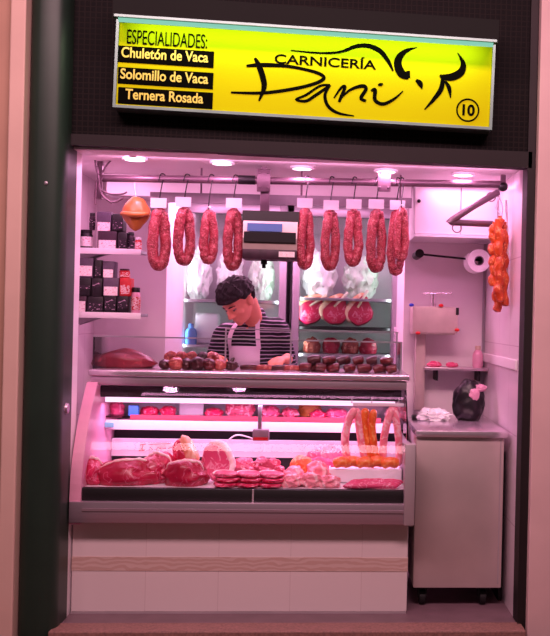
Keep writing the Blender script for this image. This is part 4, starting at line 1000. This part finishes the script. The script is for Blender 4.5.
pack(95, 110, a1, 19 * s, 'box_grey', 'label_pale', 'dark packet with pale label, top middle of upper shelf stack', lab=(.0, .45))
pack(110.5, 122, a2 + .006, 17 * s, 'box_black', 'label_dark', 'dark patterned packet on top right of upper shelf stack')
# lower shelf
b1 = pack(74, 87, z2, 16 * s, 'box_plum', 'label_pale', 'pale labelled box, bottom left corner of lower shelf', lab=(.05, .7))
b2 = pack(87.5, 104, z2, 16 * s, 'box_black', 'label_dark', 'black box with patterned label, bottom row second of lower shelf')
b3 = pack(104.5, 117, z2, 17 * s, 'box_black', 'label_dark', 'black box, bottom row third of lower shelf', lab=(.2, .9))
b4 = pack(117.5, 129, z2, 17 * s, 'box_black', 'label_dark', 'black box, bottom row right end of lower shelf', lab=(.3, .8))
c1 = pack(74, 91, b1, 18 * s, 'box_black', 'label_dark', 'large black box in the second layer at left of lower shelf', lab=(.4, .6))
c2 = pack(91.5, 102.5, b2, 18 * s, 'box_black', 'label_dark', 'narrow black box in second layer beside the large black box', lab=(.5, .8))
c3 = pack(103, 119, b3, 18 * s, 'box_grey', 'label_pale', 'packet with wide pale label in second layer of lower shelf', lab=(.02, .5))
c4 = pack(119.5, 131, b4, 18 * s, 'box_red', 'label_red', 'red packet in second layer at right of lower shelf')
pack(77, 93, c1, 20 * s, 'box_grey', 'label_pale', 'grey packet with bright white label, top left of lower shelf', lab=(.1, .6))
pack(94, 101.5, c2, 18 * s, 'box_black', 'label_dark', 'slim black packet on top layer of lower shelf')
pack(102, 114, c3, 16 * s, 'box_grey', 'label_pale', 'packet with pale label on top middle of lower shelf', lab=(.0, .5))
jar(119, 130, c4, 9 * s, 'box_red', 'box_plum', 'label_red', 'short dark lidded jar on the red packet of lower shelf', Y=YSH + .05)
jar(131.5, 141, z2, 26 * s, 'pvc_pink', 'black_plastic', 'label_red', 'tall pale jar with black lid at right end of lower shelf')

# ================================================================== BUTCHER
def remeshed(bm, name, mat, parent, voxel, smooth_it=3, origin=None):
    me = bpy.data.meshes.new('tmp'); bmesh.ops.recalc_face_normals(bm, faces=bm.faces); bm.to_mesh(me); bm.free()
    o = bpy.data.objects.new('tmp', me); COL.objects.link(o)
    md = o.modifiers.new('r', 'REMESH'); md.mode = 'VOXEL'; md.voxel_size = voxel
    bpy.context.view_layer.update()
    m2 = bpy.data.meshes.new_from_object(o.evaluated_get(bpy.context.evaluated_depsgraph_get()))
    COL.objects.unlink(o); bpy.data.objects.remove(o)
    b2 = B(); b2.from_mesh(m2)
    for _ in range(smooth_it): bmesh.ops.smooth_vert(b2, verts=b2.verts, factor=.5, use_axis_x=True, use_axis_y=True, use_axis_z=True)
    return b2
HC = P(239, 301, .95)
body0 = Vector((P(252, 360, 1.25).x, 1.27, 0))
man = thing('person', 'butcher with dark hair, striped shirt and white apron, bending over the counter', 'person', body0)
hips = body0 + Vector((0, .03, .94)); chest = Vector((P(253, 345, 1.13).x, 1.13, 1.20)); neckb = P(255, 322, 1.07)
shR, shL = P(224, 334, 1.02), P(278, 328, 1.10)
elR, elL = Vector((shR.x - .075, 1.07, 1.05)), Vector((shL.x + .065, 1.14, 1.08))
wrR, wrL = Vector((P(211, 357, .80).x, .82, zc + .055)), Vector((P(287, 358, .82).x, .84, zc + .052))
# head orientation: facing down and to the left of the picture, towards the counter
fw = Vector((-.52, -.58, -.64)).normalized(); rt = fw.cross(Vector((0, 0, 1))).normalized(); upv = rt.cross(fw).normalized()
tilt = Matrix.Rotation(R(4), 3, fw)
HM = Matrix((rt, fw, upv)).transposed(); HM = tilt @ HM
def hd3(x, y, z): return HC + HM @ Vector((x, y, z))
def hell(bm, c, r, sub=3): sphere(bm, hd3(*c), r, HM, sub)
def taper(bm, pts, rads, n=16):
    tube(bm, pts, rads, n)
    for p, r in ((pts[0], rads[0]), (pts[-1], rads[-1])): sphere(bm, p, r * .98, sub=2)
def hand(bm, w, d, side, curl):
    """w wrist, d direction of the palm (horizontal), side=+1 thumb to +x"""
    d = d.normalized(); up = Vector((0, 0, 1)); sd = d.cross(up).normalized() * side
    pc = w + d * .045
    rmx = Matrix((sd, d, sd.cross(d))).transposed()
    sphere(bm, pc, (.041, .052, .017), rmx, 3)
    for k, (o_, L) in enumerate(((.031, .070), (.011, .080), (-.010, .075), (-.030, .058))):
        p = pc + sd * o_ + d * .036; pts = [p]; ang = R(8)
        for s_, f in enumerate((.45, .32, .25)):
            ang += curl[k] if s_ else curl[k] * .6
            dd = (d + sd * o_ * 4).normalized() * math.cos(ang) - up * math.sin(ang); p = p + dd * L * f; pts.append(p)
        tube(bm, pts, [.0105, .0095, .0085, .0072], 10); sphere(bm, pts[-1], .0072, sub=2)
    t0 = pc + sd * .032 - d * .022; t1 = t0 + sd * .028 + d * .024 - up * .006; t2 = t1 + sd * .008 + d * .030 - up * .010
    tube(bm, [t0, t1, t2], [.0155, .0115, .0088], 10); sphere(bm, t2, .0088, sub=2)
bm = B()
hell(bm, (0, -.008, .032), (.074, .094, .085)); hell(bm, (0, .022, -.030), (.064, .072, .066)); hell(bm, (0, .038, -.070), (.048, .054, .042)); hell(bm, (0, .070, -.094), (.022, .020, .018))
hell(bm, (0, .078, .022), (.050, .018, .014)); hell(bm, (.040, .060, -.026), (.024, .022, .020)); hell(bm, (-.040, .060, -.026), (.024, .022, .020))
tube(bm, [hd3(0, .086, .012), hd3(0, .102, -.016), hd3(0, .108, -.034)], [.009, .011, .013], 10); hell(bm, (0, .112, -.034), (.012, .012, .011), 2); hell(bm, (.013, .096, -.037), (.009, .011, .008), 2); hell(bm, (-.013, .096, -.037), (.009, .011, .008), 2)
hell(bm, (0, .086, -.061), (.023, .012, .006), 2); hell(bm, (0, .084, -.071), (.020, .012, .006), 2)
for sx in (1, -1):
    hell(bm, (sx * .031, .077, .008), (.016, .012, .007), 2)
    hell(bm, (sx * .075, -.012, -.014), (.010, .021, .031), 2); hell(bm, (sx * .080, -.018, -.002), (.008, .018, .018), 2)
taper(bm, [hd3(0, -.045, -.045), neckb.lerp(hd3(0, -.045, -.045), .4), neckb + Vector((0, .02, -.03))], [.054, .053, .060])
taper(bm, [hips, hips.lerp(chest, .5), chest, neckb + Vector((0, .035, -.07))], [.135, .13, .145, .09])
taper(bm, [neckb + Vector((0, .02, -.05)), shR], [.06, .052]); taper(bm, [neckb + Vector((0, .02, -.05)), shL], [.06, .052])
for a_, b_, c_ in ((shR, elR, wrR), (shL, elL, wrL)):
    taper(bm, [a_, a_.lerp(b_, .5), b_, b_.lerp(c_, .35), c_], [.050, .046, .038, .040, .027])
hand(bm, wrR, Vector((.30, -.9, -.12)), -1, (.42, .40, .42, .46)); hand(bm, wrL, Vector((-.45, -.8, -.12)), 1, (.45, .42, .42, .46))
for sx in (-1, 1):
    hp_ = hips + Vector((sx * .09, 0, -.03)); kn = hips + Vector((sx * .11, -.03, -.46)); an = Vector((hips.x + sx * .12, 1.31, .085))
    taper(bm, [hp_, hp_.lerp(kn, .5), kn, kn.lerp(an, .35), an], [.088, .078, .056, .055, .036]); taper(bm, [an + Vector((0, .03, -.035)), an + Vector((0, -.12, -.055))], [.04, .028])
bm = remeshed(bm, 'body', 'skin', man, .0055, 3); link('body', bm, 'skin', man)
# eyes (lids lowered)
for sx in (1, -1):
    bm = B(); hell(bm, (sx * .031, .075, .001), (.0125, .011, .0075), 3); e_ = link('eye', bm, 'eye_white', man)
    bm = B(); hell(bm, (sx * .031, .0835, -.003), (.0075, .004, .005), 2); link('iris', bm, 'iris', e_)
    bm = B(); tube(bm, [hd3(sx * (.014 + .012 * k), .094 - .004 * k * k * .6, .019 + .004 * math.sin(k)) for k in range(4)], [.003, .0045, .004, .002], 8); link('eyebrow', bm, 'hair', man)
# hair
bm = B(); vs = sphere(bm, (0, 0, 0), 1.0, sub=5)
for v in vs:
    d = v.co.copy(); p = Vector((d.x * .088, d.y * .112 - .008, d.z * .102 + .038))
    az = d.y
    line = .044 if az > .45 else (.044 - (.45 - az) * .12 if az > -.1 else -.02 - (-.1 - az) * .05)
    if abs(d.x) > .80 and -.5 < az < .5: line = max(line, .014)
    soft = max(0, min(1, (p.z - line + .010) / .022))
    k = .80 + .20 * soft
    p = Vector((p.x * k, (p.y + .01) * k - .01, (p.z - .036) * k + .036)) if soft < 1 else p
    st = noise.noise(Vector((d.x * 8, d.y * 4, d.z * 8))) * .011 + noise.noise(d * 24) * .003
    p += d * (st * soft + (.010 if az > .2 and d.z > .1 else 0) * soft)
    v.co = hd3(*p)
link('hair', bm, 'hair', man)
# shirt
bm = B()
taper(bm, [hips + Vector((0, 0, -.04)), hips.lerp(chest, .5), chest, neckb + Vector((0, .035, -.06))], [.155, .152, .162, .088], 24)
for s_, e_, w_ in ((shR, elR, wrR), (shL, elL, wrL)):
    taper(bm, [neckb + Vector((0, .03, -.045)), s_], [.062, .062])
    taper(bm, [s_, s_.lerp(e_, .5), e_, e_.lerp(w_, .5), e_.lerp(w_, .82)], [.063, .060, .054, .048, .042])
taper(bm, [neckb + Vector((0, .03, -.06)), neckb + Vector((0, .012, .030))], [.085, .064])
sphere(bm, chest.lerp((shR + shL) / 2, .5) + Vector((0, .03, -.01)), (.175, .125, .14))
bm = remeshed(bm, 'shirt', 'shirt', man, .010, 5)
for v in bm.verts: v.co += Vector((0, 0, 1)) * 0 + v.normal * (.006 * noise.noise(v.co * 13))
bvh = BVHTree.FromBMesh(bm); link('shirt', bm, 'shirt', man)
# trousers, shoes
bm = B()
for sx in (-1, 1):
    hp_ = hips + Vector((sx * .085, 0, -.03)); kn = hips + Vector((sx * .11, -.03, -.46)); an = Vector((hips.x + sx * .12, 1.31, .10))
    taper(bm, [hp_, hp_.lerp(kn, .5), kn, an], [.112, .098, .078, .066])
sphere(bm, hips + Vector((0, 0, -.04)), (.165, .13, .12)); bm = remeshed(bm, 't', 'trousers', man, .012, 4); link('trousers', bm, 'trousers', man)
for sx in (-1, 1):
    bm = B(); x_ = hips.x + sx * .12; blob(bm, (x_, 1.27, .045), (.052, .14, .055), .05, 1.5, 1, .8); link('shoe', bm, 'shoe', man)
# apron: laid over the front of shirt by casting onto it
def front(x, z):
    h = bvh.ray_cast(Vector((x, .2, z)), Vector((0, 1, 0)))
    return h[0].y if h and h[0] else None
bm = B(); cx_ = chest.x - .012; rows = []
zt0 = PZ(346, 1.0, 244)
xb0, xb1 = P(229, 350, 1.0).x, P(260, 350, 1.0).x
NR, NC = 14, 12; lasty = [None] * (NC + 1)
for i in range(NR + 1):
    t_ = i / NR; z = zt0 - t_ * .62; row = []
    wd = 1.0 if t_ < .25 else 1.0 + (t_ - .25) * 1.1
    for j in range(NC + 1):
        x = (xb0 + xb1) / 2 + (j / NC - .5) * (xb1 - xb0) * wd
        y = front(x, z)
        if y is None: y = lasty[j] if lasty[j] is not None else 1.05
        if lasty[j] is not None and y < lasty[j] - .03: y = lasty[j] - .03
        lasty[j] = y
        row.append(bm.verts.new((x, y - .010, z)))
    rows.append(row)
for a_, b_ in zip(rows, rows[1:]):
    for j in range(NC): bm.faces.new((a_[j], a_[j + 1], b_[j + 1], b_[j]))
for _ in range(3): bmesh.ops.smooth_vert(bm, verts=bm.verts, factor=.4, use_axis_x=False, use_axis_y=True, use_axis_z=False)
bmesh.ops.solidify(bm, geom=bm.faces[:], thickness=.004)
ap = link('apron', bm, 'apron', man, label='white apron bib with neck straps')
for pts in ([(229.5, 350), (230, 340), (233, 330), (238, 322), (243, 317)], [(259, 349), (258, 338), (257.5, 328), (258, 318), (260, 312)]):
    bm = B(); ps = []
    for x, y in spline(pts, 5):
        q = P(x, y, 1.02); f = front(q.x, q.z); ps.append(Vector((q.x, (f if f is not None else 1.03) - .006, q.z)))
    L = []
    for i, p_ in enumerate(ps):
        L.append([bm.verts.new(p_ + Vector((dx, dy, 0))) for dx, dy in ((-.012, 0), (.012, 0), (.012, .008), (-.012, .008))])
    for a_, b_ in zip(L, L[1:]):
        for k in range(4): bm.faces.new((a_[k], a_[(k + 1) % 4], b_[(k + 1) % 4], b_[k]))
    link('strap', bm, 'apron', ap)
